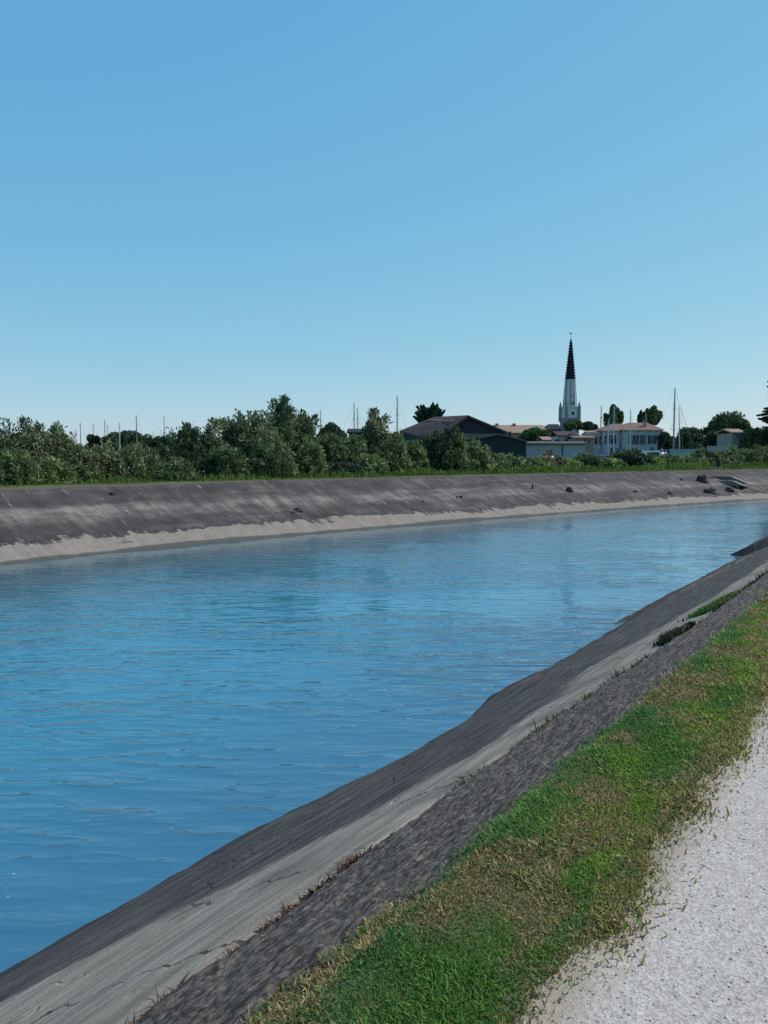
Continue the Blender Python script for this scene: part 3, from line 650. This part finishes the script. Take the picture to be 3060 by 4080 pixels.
# ------------------------------------------------------------------ rocks and small things on the far bank
ROCK = plain('dark_rock', (.035,.033,.034), .4, 4, bump=.6); CONC = plain('pale_concrete', (.20,.168,.145), .25, 2, bump=.2)
def far_z(x, y):
    d = np.hypot(_fx-x, _fy-y); j = int(np.argmin(d)); t = -(x-_fx[j])*_ty[j]+(y-_fy[j])*_tx[j]
    return WL+(GF-WL)*min(max(t, 0), FE)/FE
def far_pt(px, py):
    best = None
    for Y in np.arange(20, 110, .25):
        p = at(px, py, Y)
        if p.z <= far_z(p.x, p.y): return p
    return at(px, py, 80)
def rock(px, py, w, hh, label, seed, mat=ROCK):
    p = far_pt(px, py); r = np.random.RandomState(seed); s = w/F*p.y/2; h = hh/F*p.y
    V = []; 
    mb = MB(); n = 9; prof = [(.8,-.3),(1,.05),(.95,.4),(.72,.72),(.34,.85)]
    vs = []
    for rr, z in prof: vs += [(math.cos(2*math.pi*k/n)*rr*s*(.75+.5*r.rand()), math.sin(2*math.pi*k/n)*rr*s*.6*(.75+.5*r.rand()), z*h*(.8+.4*r.rand())) for k in range(n)]
    fs = [(i*n+k, i*n+(k+1)%n, (i+1)*n+(k+1)%n, (i+1)*n+k) for i in range(len(prof)-1) for k in range(n)]+[tuple(range((len(prof)-1)*n, len(prof)*n))]
    mb.add(vs, fs); o = mb.build('rock', mat); o.location = p; o.rotation_euler = (0, .1, r.rand()*.6-.3); tag(o, label, 'rock', 'rocks on the far slope')
rock(1185, 2042, 52, 20, 'dark flat rock above the white strip below the highest hedge peak', 1)
rock(1165, 2050, 24, 12, 'small rock touching the left end of the dark flat rock', 11)
rock(1835, 1987, 16, 15, 'small dark rock alone on the slope under the lean-to', 2)
rock(445, 1975, 26, 14, 'dark stone high on the slope at left', 3)
rock(1640, 1912, 14, 8, 'little brownish stone at the top of the slope below the barn', 4)
rock(2268, 1962, 30, 24, 'dark jagged rock half way up the slope right of the upright stub', 5)
rock(2795, 1922, 46, 36, 'dark pile-like rock left of the concrete platform', 6)
rock(2830, 1966, 52, 24, 'long dark rock at the waterline under the concrete platform', 7)
rock(2905, 1960, 40, 20, 'dark humped rock right of the long dark rock', 8)
rock(2935, 1946, 22, 14, 'dark rock wedged under the right end of the platform', 9)
rock(2668, 1968, 22, 10, 'small dark stone left of the long dark rock', 10)
rock(2530, 1962, 20, 9, 'small dark stone low on the slope below the dark round bush', 12)
rock(2715, 1915, 16, 9, 'small dark stone left of the dark pile-like rock', 13)
rock(1685, 2005, 20, 10, 'small stone at the end of the pale streak on the slope', 14)
WOOD = plain('black_wood', (.018,.018,.02), .3, 8)
def post(px, pb, hpx, wpx, label, name='bollard', cap=True):
    p = far_pt(px, pb); Y = p.y; h = hpx/F*Y; w = wpx/F*Y/2; root = empty(name, p, label, 'post', 'dark posts on the far bank')
    MB().lathe([(w, -.15), (w, h*.86), (w*.93, h*.9)], 12).build('shaft', WOOD, root, True)
    if cap: MB().lathe([(w*1.15, h*.9), (w*1.18, h*.96), (w*.8, h)], 12).build('cap', WOOD, root, True)
post(2379, 1876, 36, 14, 'squat black post on the verge left of the dark round bush')
post(2862, 1870, 34, 13, 'black post on the verge behind the pale concrete ramp')
post(2122, 1950, 18, 7, 'short dark upright stub low on the slope', name='wooden_stub')
post(1821, 1992, 16, 5, 'thin stub beside the small dark rock on the slope', name='wooden_stub')
# concrete outlet with a low rail
def outlet():
    p = far_pt(2868, 1920); root = empty('concrete_outlet', p, 'pale concrete outlet platform with a dark railing on the far slope', 'outlet', rz=math.radians(-36))
    root.scale = (.46, .46, .6)
    MB().prism([(-2.6,-.4),(4.2,-.5),(2.2,.15),(1.6,.18),(-2.6,.18)], -.3, 1.6).build('platform', CONC, root)
    MB().prism([(-3.6,-.3),(4.5,-.3),(1.5,.75),(-2.2,.75)], 1.7, 3.4).build('ramp', CONC, root)
    for x in (-2.4, -1.2, 0, 1.2, 1.9): MB().tube([(x,-.2,.18),(x,-.2,.62)], .05, 6).build('post', WOOD, root)
    MB().tube([(-2.45,-.2,.62),(1.95,-.2,.62)], .045, 6).build('rail', WOOD, root)
outlet()

# ------------------------------------------------------------------ buildings
WALL = plain('whitewash', (.38,.38,.39), .12, 2, bump=.15); WALLB = plain('bluish_render', (.33,.36,.40), .12, 1.5); CREAM = plain('pale_stone', (.27,.255,.235), .2, 1.2, bump=.2)
DARKW = plain('dark_cladding', (.030,.034,.050), .3, 2, stretch=(8,8,.3)); GREENW = plain('dark_green_cladding', (.016,.028,.034), .3, 2, stretch=(6,6,.3))
GLASS = plain('dark_glass', (.02,.025,.035), .2, 2, rough=.15, spec=.5); SHUT = plain('dark_shutter', (.02,.03,.06), .25, 6)
SALM = plain('salmon_render', (.30,.20,.17), .15, 1.5); METAL = plain('grey_metal', (.085,.09,.10), .15, 3, rough=.8, spec=.2)
def tile_mat(name, c):
    m = NT(name, .85, .2); v = m.coord('Object'); w = m.n('TexWave', wave_type='BANDS', bands_direction='X'); m.t.links.new(v, w.inputs[0]); w.inputs['Scale'].default_value = 1.6
    w.inputs['Distortion'].default_value = 1.5
    n = m.noise(v, 1.4, 6, .7); n2 = m.noise(v, 9, 4, .6)
    k = m.mix(n, tuple(x*.55 for x in c), tuple(min(1, x*1.35) for x in c)); k = m.mix(m.math('MULTIPLY', n2, .5), k, tuple(x*.45 for x in c)); m.color(k); m.bump(w.outputs[0], .6, .08)
    return m.m
TILE = tile_mat('terracotta_tiles', (.27,.155,.125)); TILEP = tile_mat('faded_tiles', (.40,.27,.205)); TILED = tile_mat('weathered_tiles', (.105,.062,.062)); SLATE = tile_mat('dark_slates', (.03,.032,.045))
def roof_gable_x(mb, x0, x1, y0, y1, ze, zr, th=.18):   # ridge along x
    ym = (y0+y1)/2
    mb.add([(x0,y0,ze),(x1,y0,ze),(x1,ym,zr),(x0,ym,zr),(x0,y1,ze),(x1,y1,ze),(x0,y0,ze-th),(x1,y0,ze-th),(x1,ym,zr-th),(x0,ym,zr-th),(x0,y1,ze-th),(x1,y1,ze-th)],
           [(0,1,2,3),(3,2,5,4),(6,9,8,7),(9,10,11,8),(0,6,7,1),(4,5,11,10),(0,3,9,6),(3,4,10,9),(1,7,8,2),(2,8,11,5)])
def roof_hip(mb, x0, x1, y0, y1, ze, zr, r0, r1):
    ym = (y0+y1)/2
    mb.add([(x0,y0,ze),(x1,y0,ze),(x1,y1,ze),(x0,y1,ze),(r0,ym,zr),(r1,ym,zr)], [(0,1,5,4),(1,2,5),(2,3,4,5),(3,0,4),(0,3,2,1)])
def win(root, x, z, w, h, y, shutters=True, leaf=True):
    f = MB().box(x-w/2-.07, x+w/2+.07, y-.05, y+.05, z-.06, z+h+.07).build('window', WALL, root)
    MB().box(x-w/2, x+w/2, y-.065, y-.052, z, z+h).build('pane', GLASS, f)
    if shutters:
        for s in (-1, 1):
            xc = x+s*(w*.5+w*.32+.05); MB().box(xc-w*.3, xc+w*.3, y-.09, y-.03, z-.03, z+h+.03).build('shutter', SHUT, root)
def frame_of(px, Y): return at(px, HZ, Y).x
def zof(py, Y): return at(CX, py, Y).z-GF

# barn with dark gable; ridge runs away to the left
def barn():
    Y = 95; X = lambda px: at(px, HZ, Y).x; cx = X(1865); root = empty('barn', (cx, Y, GF), 'large barn with a dark boarded gable and weathered red roof behind the hedge', 'barn')
    L = lambda px: X(px)-cx
    zr, ze, zb = zof(1655, Y), zof(1727, Y), zof(1775, Y)
    MB().prism([(L(1738),0),(L(1985),0),(L(2005),zof(1718,Y)),(L(1866),zr-.1),(L(1738),zof(1748,Y)-.1)], 0, 9).build('gable_wall', DARKW, root)
    MB().box(L(1800), L(1990), -.16, -.01, zof(1752,Y), zof(1728,Y)).build('lower_wall', plain('ochre_board', (.20,.165,.11), .3, 3), root)
    MB().prism([(L(1862),zr),(L(2022),zof(1722,Y)),(L(2018),zof(1728,Y)),(L(1862),zr-.3)], -.5, 12).build('roof_slope', TILED, root)
    # the left slope: ridge running back to the left, eaves down towards the canal
    P = lambda px, py, Yy, lift=0: (lambda q: (q.x-cx, q.y-Y, q.z-GF+lift))(at(px, py, Yy))
    A_, B_, C_, D_ = P(1868,1654,94.4), P(1728,1661,110), P(1592,1716,112), P(1730,1752,94.4)
    lo = lambda p: (p[0], p[1], p[2]-.3)
    MB().add([A_,B_,C_,D_,lo(A_),lo(B_),lo(C_),lo(D_)], [(0,1,2,3),(7,6,5,4),(0,3,7,4),(3,2,6,7),(2,1,5,6)]).build('roof_slope', TILED, root)
    MB().add([(L(1738),.1,0),(L(1738),.1,D_[2]),(C_[0],16.6,C_[2]),(C_[0],16.6,0)], [(0,1,2,3)]).build('side_wall', DARKW, root)
    bl = lambda u, v: tuple((1-v)*((1-u)*A_[k]+u*B_[k])+v*((1-u)*D_[k]+u*C_[k]) for k in range(3))
    for i in range(6):
        u = .12+.13*i; q = [bl(u, .24), bl(u+.085, .24), bl(u+.085, .36), bl(u, .36)]; up = lambda p, h: (p[0], p[1], p[2]+h)
        MB().add([up(q[0],.12),up(q[1],.12),up(q[2],.30),up(q[3],.30),up(q[2],-.05),up(q[3],-.05)], [(0,1,2,3),(3,2,4,5),(0,3,5),(1,4,2)]).build('roof_vent', TILE, root)
barn()
def leanto():
    Y = 90; X = lambda px: at(px, HZ, Y).x; cx = X(2010); L = lambda px: X(px)-cx; root = empty('shed', (cx, Y, GF), 'low dark green lean-to shed right of the barn', 'shed')
    MB().prism([(L(1925),0),(L(2096),0),(L(2096),zof(1760,Y)),(L(1985),zof(1732,Y)),(L(1925),zof(1745,Y))], 0, 7).build('wall', GREENW, root)
    MB().prism([(L(1918),zof(1747,Y)),(L(1985),zof(1733,Y)),(L(2102),zof(1762,Y)),(L(2102),zof(1757,Y)),(L(1985),zof(1727,Y)),(L(1918),zof(1742,Y))], -.3, 7.3).build('roof', METAL, root)
    MB().box(L(2034), L(2041), 1, 1.6, zof(1742,Y), zof(1718,Y)).build('vent_pipe', GREENW, root)
leanto()
def nave():
    Y = 250; X = lambda px: at(px, HZ, Y).x; cx = X(2080); L = lambda px: X(px)-cx; root = empty('church_hall', (cx, Y, GF), 'long building with a faded tile roof left of the church tower', 'building')
    MB().box(L(1975), L(2172), 1, 12, 0, zof(1727,Y)).build('wall', SALM, root)
    mb = MB(); roof_gable_x(mb, L(1965), L(2180), 0, 14, zof(1724,Y), zof(1690,Y)); mb.build('roof', TILEP, root)
    for px in (1990, 2060): MB().box(L(px)-.5, L(px)+.5, 6, 7, zof(1696,Y), zof(1684,Y)).build('chimney', SALM, root)
nave()
def church():
    Y = 270; X = lambda px: at(px, HZ, Y).x; cx = X(2267); root = empty('church', (cx, Y, GF), 'church with a tall white and black pointed spire', 'church')
    px1 = Y/F; SW = plain('white_spire_stone', (.52,.52,.54), .10, 1); SK = plain('black_spire_paint', (.010,.012,.022), .3, 2); ST = plain('weathered_stone', (.20,.21,.24), .25, 1)
    w = 32*px1; zA = zof(1668, Y); zB = zof(1618, Y)
    rt = math.radians(14)
    def sq(mb, w, z0, z1, w2=None):
        w2 = w2 or w; c, s = math.cos(rt), math.sin(rt); P = lambda x, y, z: (x*c-y*s, x*s+y*c, z)
        mb.add([P(-w,-w,z0),P(w,-w,z0),P(w,w,z0),P(-w,w,z0),P(-w2,-w2,z1),P(w2,-w2,z1),P(w2,w2,z1),P(-w2,w2,z1)], [(0,3,2,1),(4,5,6,7),(0,1,5,4),(1,2,6,5),(2,3,7,6),(3,0,4,7)])
    mb = MB(); sq(mb, w*.86, 0, zA); sq(mb, w*.93, zA-.4, zA+.1); mb.build('lower_tower', ST, root)
    mb = MB(); sq(mb, w*.80, zA+.1, zB-.6); sq(mb, w*.86, zB-.62, zB-.2); mb.build('upper_tower', SW, root)
    c, s = math.cos(rt), math.sin(rt)
    for sx, sy in ((-1,-1),(1,-1),(1,1),(-1,1)):
        x, y = sx*w*.84, sy*w*.84; xx, yy = x*c-y*s, x*s+y*c
        MB().lathe([(.62, zA-1),(.58, zB-.3),(.50,zB-.2),(.05, zB+1.7)], 6, 0, xx, yy).build('pinnacle', ST, root)
    z0, zc, z1 = zB-.9, zof(1512, Y), zof(1352, Y); r0 = 25.5*px1*1.04; rc = 17.5*px1*1.04; r1 = 1.6*px1
    MB().lathe([(r0, z0),(rc, zc)], 8, math.pi/8+rt).build('white_spire', SW, root)
    MB().lathe([(rc*1.01, zc),(r1, z1)], 8, math.pi/8+rt).build('black_spire', SK, root)
    MB().lathe([(rc*1.03, zc-.35),(rc*1.06, zc-.06)], 8, math.pi/8+rt).build('string_course', SW, root)
    mb = MB()
    for k in range(8):
        a = math.pi/8+rt+k*math.pi/4
        for z_a, z_b, ra, rb, mbb in ((z0, zc, r0, rc, mb),):
            mbb.tube([(ra*math.cos(a), ra*math.sin(a), z_a), (rb*math.cos(a), rb*math.sin(a), z_b)], .16, 5)
            for j in range(9):
                q = (j+.5)/9; r_ = ra+(rb-ra)*q; mbb.tube([(r_*math.cos(a), r_*math.sin(a), z_a+(z_b-z_a)*q-.2), ((r_+.22)*math.cos(a), (r_+.22)*math.sin(a), z_a+(z_b-z_a)*q+.2)], [.14,.08], 5)
    mb.build('crockets', ST, root)
    mb = MB()
    for k in range(8):
        a = math.pi/8+rt+k*math.pi/4
        mb.tube([(rc*math.cos(a), rc*math.sin(a), zc), (r1*math.cos(a), r1*math.sin(a), z1)], .12, 5)
        for j in range(14):
            q = (j+.5)/15; r_ = rc+(r1-rc)*q; z = zc+(z1-zc)*q; mb.tube([(r_*math.cos(a), r_*math.sin(a), z-.2), ((r_+.3)*math.cos(a), (r_+.3)*math.sin(a), z+.2)], [.18,.1], 5)
    mb.build('crockets', SK, root)
    # round openings, on the face turned to the canal
    def disc(z, r_, rad, mat, nm):
        n = 14; a0 = -math.pi/2+rt; dx, dy = math.cos(a0), math.sin(a0); ux, uy = -dy, dx; vs = []
        for d in (rad, rad-.5): vs += [(dx*d+ux*r_*math.cos(2*math.pi*k/n), dy*d+uy*r_*math.cos(2*math.pi*k/n), z+r_*math.sin(2*math.pi*k/n)) for k in range(n)]
        MB().add(vs, [tuple(range(n)), tuple(range(2*n-1,n-1,-1))]+[(k, n+k, n+(k+1)%n, (k+1)%n) for k in range(n)]).build(nm, mat, root)
    disc(zof(1648,Y), .75, w*.80+.12, SW, 'oculus_surround'); disc(zof(1648,Y), .52, w*.80+.2, SK, 'oculus')
    disc(zof(1608,Y), .62, r0*.93, ST, 'spire_opening'); disc(zof(1580,Y), .35, r0*.84, ST, 'spire_opening')
    MB().tube([(0,0,z1-.1),(0,0,zof(1327,Y))], .07, 5).build('finial_rod', SK, root)
    MB().add([(-.5,.05,zof(1330,Y)),(.1,.05,zof(1331,Y)),(.6,.05,zof(1326,Y)),(.1,.05,zof(1327,Y)),(-.6,.05,zof(1326,Y)),(-.5,-.05,zof(1330,Y)),(.1,-.05,zof(1331,Y)),(.6,-.05,zof(1326,Y)),(.1,-.05,zof(1327,Y)),(-.6,-.05,zof(1326,Y))],
             [(0,1,2,3,4),(9,8,7,6,5),(0,5,6,1),(1,6,7,2),(2,7,8,3),(3,8,9,4),(4,9,5,0)]).build('weathercock', SK, root)
    # choir left of the tower
    l = lambda px: X(px)-cx
    MB().box(l(2178), l(2236), 2, 12, 0, zof(1714,Y)).build('choir_wall', CREAM, root)
    mb = MB(); roof_hip(mb, l(2158), l(2240), 0, 13, zof(1716,Y), zof(1687,Y), l(2200), l(2240)); mb.build('choir_roof', SLATE, root)
church()
def house(name, label, Y, x0, x1, ze, zr, wall, roof, wins=(), depth=7, ridge=None, hip=False, cat='house', chim=(), group='houses of the village', rz=0):
    X = lambda px: at(px, HZ, Y).x; cx = X((x0+x1)/2); L = lambda px: X(px)-cx; root = empty(name, (cx, Y, GF), label, cat, group, rz)
    MB().box(L(x0), L(x1), 0, depth, 0, zof(ze, Y)-.12).build('wall', wall, root); mb = MB()
    if hip: roof_hip(mb, L(x0)-.4, L(x1)+.4, -.4, depth+.4, zof(ze,Y), zof(zr,Y), L(ridge[0]), L(ridge[1]))
    else: roof_gable_x(mb, L(x0)-.3, L(x1)+.3, -.4, depth+.4, zof(ze,Y), zof(zr,Y))
    mb.build('roof', roof, root)
    for wd in wins: win(root, L(wd[0]), zof(wd[2],Y), wd[3]/F*Y, (wd[2]-wd[1])/F*Y, -.003, *wd[4:])
    for c in chim: MB().box(L(c[0])-c[3]/F*Y/2, L(c[0])+c[3]/F*Y/2, depth/2-.4+c[4], depth/2+.4+c[4], zof(c[2],Y), zof(c[1],Y)).build('chimney', c[5], root)
    return root, L
# long white shed wall
r_, L_ = house('long_shed', 'long low bluish white shed left of the white house', 112, 2098, 2330, 1766, 1757, WALLB, METAL, ((2146,1790,1797,5,False),), 6, cat='shed')
for p in (2240,): MB().box(L_(p)-.06, L_(p)+.06, -.10, -.003, 0, zof(1768,112)).build('downpipe', SHUT, r_)
house('house', 'small white gabled house with one dark opening below the church tower', 150, 2222, 2302, 1735, 1716, WALL, TILED, ((2268,1728,1741,10,False),), 6, chim=((2290,1712,1728,9,-2,WALL),))
house('house', 'low house with a faded tile roof seen over the left end of the long shed', 160, 2165, 2240, 1752, 1738, SALM, TILEP, (), 6)
house('house', 'low salmon walled house between the long shed and the white house', 140, 2290, 2366, 1744, 1735, SALM, TILE, ((2346,1750,1768,8,False),(2330,1750,1766,7,False)), 6)
house('house', 'little house with a pale roof touching the left end of the white house', 158, 2350, 2400, 1728, 1717, WALL, TILEP, ((2368,1735,1748,6,False),), 6)
house('house', 'dark roofed low house behind the long shed at its middle', 145, 2236, 2300, 1757, 1748, CREAM, SLATE, (), 5)
big, L = house('white_house', 'two storey white house with dark shutters and a terracotta hip roof', 150, 2480, 2636, 1713, 1679, WALLB, TILE,
    ((2531,1734,1770,8,False),(2597,1735,1768,14,True),(2560,1734,1770,8,True),(2597,1782,1806,12,False),(2520,1784,1806,8,False)), 12, (2540,2616), True, chim=((2582,1672,1700,8,-3.5,CREAM),))
Y0 = 150
for p in (2508, 2522, 2540, 2622): MB().box(L(p)-.2, L(p)+.2, -.09, -.02, zof(1770,Y0), zof(1734,Y0)).build('shutter', SHUT, big)
MB().box(L(2478), L(2638), -.25, -.002, zof(1717,Y0), zof(1713.5,Y0)).build('cornice', WALL, big)
MB().box(L(2404), L(2480), .6, 10, 0, zof(1716,Y0)).build('wing_wall', WALLB, big)
mb = MB(); roof_hip(mb, L(2398), L(2520), .1, 10.6, zof(1715,Y0), zof(1684,Y0), L(2468), L(2512)); mb.build('wing_roof', TILE, big)
MB().box(L(2366), L(2404), 1.2, 9, 0, zof(1722,Y0)).build('end_wall', WALLB, big)
MB().add([(L(2360),.9,zof(1722,Y0)),(L(2406),.9,zof(1722,Y0)),(L(2406),9.2,zof(1710,Y0)),(L(2360),9.2,zof(1710,Y0))], [(0,1,2,3)]).build('end_roof', TILEP, big)
win(big, L(2443), zof(1768,Y0), .6, 1.6, .595); win(big, L(2415), zof(1770,Y0), .35, 1.7, .595, False); win(big, L(2398), zof(1774,Y0), .5, 1.8, 1.195, False); win(big, L(2380), zof(1770,Y0), .5, 1.5, 1.195, False)
win(big, L(2440), zof(1806,Y0), .6, 1.0, .595, False); win(big, L(2460), zof(1806,Y0), .5, 1.0, .595, False)
MB().box(L(2473)-.06, L(2473)+.06, .5, .597, 0, zof(1716,Y0)).build('downpipe', SHUT, big)
house('house', 'small pale house with a light roof among the dark trees at right', 108, 2916, 2962, 1722, 1706, CREAM, TILEP, ((2950,1732,1768,12,False),(2934,1732,1742,6,False)), 5)
house('house', 'low house with a faded roof seen behind the round bright green tree', 135, 480, 615, 1786, 1775, SALM, TILEP, (), 6)
house('house', 'low dark roofed building seen over the hedge between two masts and the horned tamarisk', 110, 1390, 1500, 1722, 1705, DARKW, SLATE, (), 6)
def wallbit(Y, x0, x1, zt, label):
    X = lambda px: at(px, HZ, Y).x; cx = X((x0+x1)/2); root = empty('garden_wall', (cx, Y, GF), label, 'wall', 'garden walls')
    MB().box(X(x0)-cx, X(x1)-cx, 0, .25, 0, zof(zt, Y)).build('masonry', WALLB, root); MB().box(X(x0)-cx-.05, X(x1)-cx+.05, -.06, .31, zof(zt,Y)+.002, zof(zt,Y)+.1).build('coping', WALL, root)
wallbit(104, 2672, 2790, 1792, 'low bluish white wall right of the tallest mast')
wallbit(100, 2820, 2935, 1780, 'low pale wall in front of the small house at right')

def van():
    Y = 112; p = at(2602, HZ, Y); root = empty('parked_van', (p.x, Y, GF), 'white van parked in front of the white house', 'van', rz=math.radians(8))
    W = plain('white_paint', (.75,.76,.78), .03, 1, rough=.3, spec=.5); RB = plain('rubber', (.015,.015,.015), .2, 5)
    MB().prism([(-1.3,.3),(1.3,.3),(1.3,1.1),(1.1,1.95),(-1.25,1.95),(-1.3,1.1)], 0, 1.9).build('body', W, root)
    MB().box(-.9, .95, -.02, -.004, 1.15, 1.7).build('side_window', GLASS, root)
    for x in (-.85, .85):
        for y in (.05, 1.65): 
            o = MB().lathe([(.32,-.11),(.32,.11)], 14).build('wheel', RB, root); o.rotation_euler = (math.pi/2,0,0); o.location = (x, y, .32)
    MB().box(-1.36, -1.302, .1, 1.8, .35, .55).build('bumper', RB, root)
van()
# small bright objects in the greenery
def marker(px, py, Y, r_, label):
    p = at(px, py, Y); root = empty('marker_buoy', (p.x, p.y, GF), label, 'marker')
    z = p.z-GF; MB().lathe([(.02, z-r_),(r_*.7, z-r_*.7),(r_, z),(r_*.7, z+r_*.7),(.02, z+r_)], 12).build('ball', plain('white_plastic', (.85,.86,.86), .02, 1, rough=.4), root, True)
    MB().tube([(0,0,-.1),(0,0,z-r_*.9)], .03, 6).build('stake', METAL, root)
Ym = edge_Y(2200)*1.16
marker(2200, 1822, Ym, .13, 'bright white round marker on a stake among the low bushes')
marker(2090, 1836, edge_Y(2090)*1.1, .06, 'small pale round marker left of the bright white one')

# ------------------------------------------------------------------ sailing boats moored behind the hedge

HULL = plain('white_gelcoat', (.42,.43,.45), .05, 1, rough=.3, spec=.5); MAST = plain('anodised_mast', (.17,.19,.21), .1, 2, rough=.45, spec=.4); SAILC = plain('blue_sail_cover', (.03,.05,.12), .2, 3)
MASTL = plain('pale_mast', (.42,.44,.46), .1, 2, rough=.45, spec=.4)
def sailboat(px, top, Y, label, thick=.085, heading=.5, stay=False, light=False, lean=0):
    p = at(px, HZ, Y); H = at(px, top, Y).z-GF; k = max(.6, min(1.2, H/11)); root = empty('sailboat', (p.x, Y, GF), label, 'sailboat', 'sailing boats moored behind the hedge', heading)
    Lh = 4.2*k; prof = [(-1,.75,.75),(-.6,.95,.7),(0,1,.68),(.5,.8,.75),(.85,.35,.85),(1,.03,.95)]; vs = []; fs = []
    for a, b, c in prof: vs += [(a*Lh, -b*1.3*k, c*k), (a*Lh, -b*1.0*k, .1), (a*Lh, 0, -.25), (a*Lh, b*1.0*k, .1), (a*Lh, b*1.3*k, c*k)]
    for i in range(5):
        for j in range(4): fs.append((i*5+j, i*5+j+1, (i+1)*5+j+1, (i+1)*5+j))
        fs.append((i*5+4, i*5, (i+1)*5, (i+1)*5+4))
    fs += [(0,4,3,2,1), (25,26,27,28,29)]
    MB().add(vs, fs).build('hull', HULL, root)
    MB().prism([(-.3*Lh,.7*k),(.45*Lh,.72*k),(.3*Lh,1.05*k),(-.25*Lh,1.15*k)], -.7*k, .7*k).build('cabin', HULL, root)
    M_ = MASTL if light else MAST
    MB().tube([(.15*Lh,0,.6*k),(.15*Lh+lean*H*.5,0,H*.5),(.15*Lh+lean*H,0,H)], [thick, thick*.95, thick*.6], 8).build('mast', M_, root)
    MB().tube([(.15*Lh,0,1.7*k),(-.75*Lh,0,1.6*k)], .06, 6).build('boom', M_, root)
    MB().tube([(.1*Lh,0,1.85*k),(-.3*Lh,0,1.88*k),(-.72*Lh,0,1.72*k)], [.16,.14,.07], 7).build('furled_sail', SAILC, root)
    for q in (.45, .72): MB().tube([(.15*Lh,-.8*k,H*q),(.15*Lh,.8*k,H*q)], .025, 5).build('spreader', M_, root)
    t = .012
    mb = MB(); mb.tube([(Lh*.97,0,.95*k),(.15*Lh,0,H*.97)], t if not stay else .02, 4); mb.tube([(-Lh*.98,0,.75*k),(.15*Lh,0,H*.99)], t, 4)
    for s in (-1, 1): mb.tube([(.15*Lh,s*1.15*k,.7*k),(.15*Lh,s*.8*k,H*.45),(.15*Lh,0,H*.93)], t, 4)
    mb.build('rigging', M_, root)
B = sailboat
B(296, 1712, 165, 'boat whose short mast stands furthest left beside the fanned tamarisk', .07)
B(314, 1684, 150, 'boat whose mast is second from the left, taller than the stub next to it')
B(365, 1690, 150, 'boat whose mast rises over the small dark tree at left')
B(410, 1670, 150, 'boat with the taller mast of the close pair left of the dark tree')
B(421, 1692, 165, 'boat with the shorter mast of the close pair left of the dark tree', .075)
B(467, 1683, 110, 'boat with a pale lower mast in front of the dark tree at left', .085, light=True)
B(487, 1714, 170, 'boat whose mast tip just tops the dark tree between two taller masts', .06)
B(535, 1654, 112, 'boat with the tallest mast of the left group, before the round bright green tree', .085)
B(605, 1716, 160, 'boat with a thin short mast right of the round bright green tree', .07, light=True)
B(636, 1712, 170, 'boat with a faint thin mast just left of the mast before the central hedge', .055)
B(646, 1659, 150, 'boat with the last mast before the central hedge')
B(1267, 1634, 120, 'boat whose mast stands beside the right shoulder of the highest hedge peak', .075)
B(1399, 1603, 125, 'boat with the taller mast of the central pair', .09)
B(1414, 1622, 130, 'boat with the shorter mast of the central pair', .08)
B(1569, 1577, 120, 'boat with the single thick mast left of the barn', .11, stay=False)
B(2381, 1616, 200, 'boat whose mast stands between the church tower and the white house', .15, heading=.2)
B(2434, 1620, 128, 'boat whose pale mast crosses the left poplar', .085, light=True)
B(2415, 1668, 118, 'boat with a pale mast standing before the wing of the white house', .085, light=True)
B(2500, 1630, 124, 'boat whose mast stands right of the left poplar before the white house', .085, light=True)
B(2562, 1640, 160, 'boat whose mast tip shows beside the square-topped dark tree', .06, light=True)
B(2666, 1545, 128, 'boat with the tallest thickest mast, right of the white house', .14, heading=.1, stay=True)
B(2697, 1618, 118, 'boat with a leaning pale mast just right of the tallest mast', .09, heading=.1, light=True, lean=-.045)

def painted_glints():  # white flecks laid on the water in place of sun sparkle
    r = np.random.RandomState(91); n = 90; s = 2.5+16*r.rand(n)**1.3; t = 5.25+9*r.rand(n)**1.6; x, y = near_xy(s, t); rad = (.003+.005*r.rand(n)**3)*(1+.03*s)
    a = np.arange(6)*math.pi/3; V = np.stack([x[:,None]+rad[:,None]*np.cos(a)*1.8, y[:,None]+rad[:,None]*np.sin(a), np.full((n,6), WL+.004)], -1).reshape(-1,3)
    Fc = np.arange(n)[:,None]*6+np.arange(6); o = np_mesh('painted_glints', V, Fc, plain('painted_glints', (.75,.77,.78), .03, 1)); tag(o, 'scattered white specks painted as sun glints near the close bank', 'painted_glints', kind='stuff')
painted_glints()
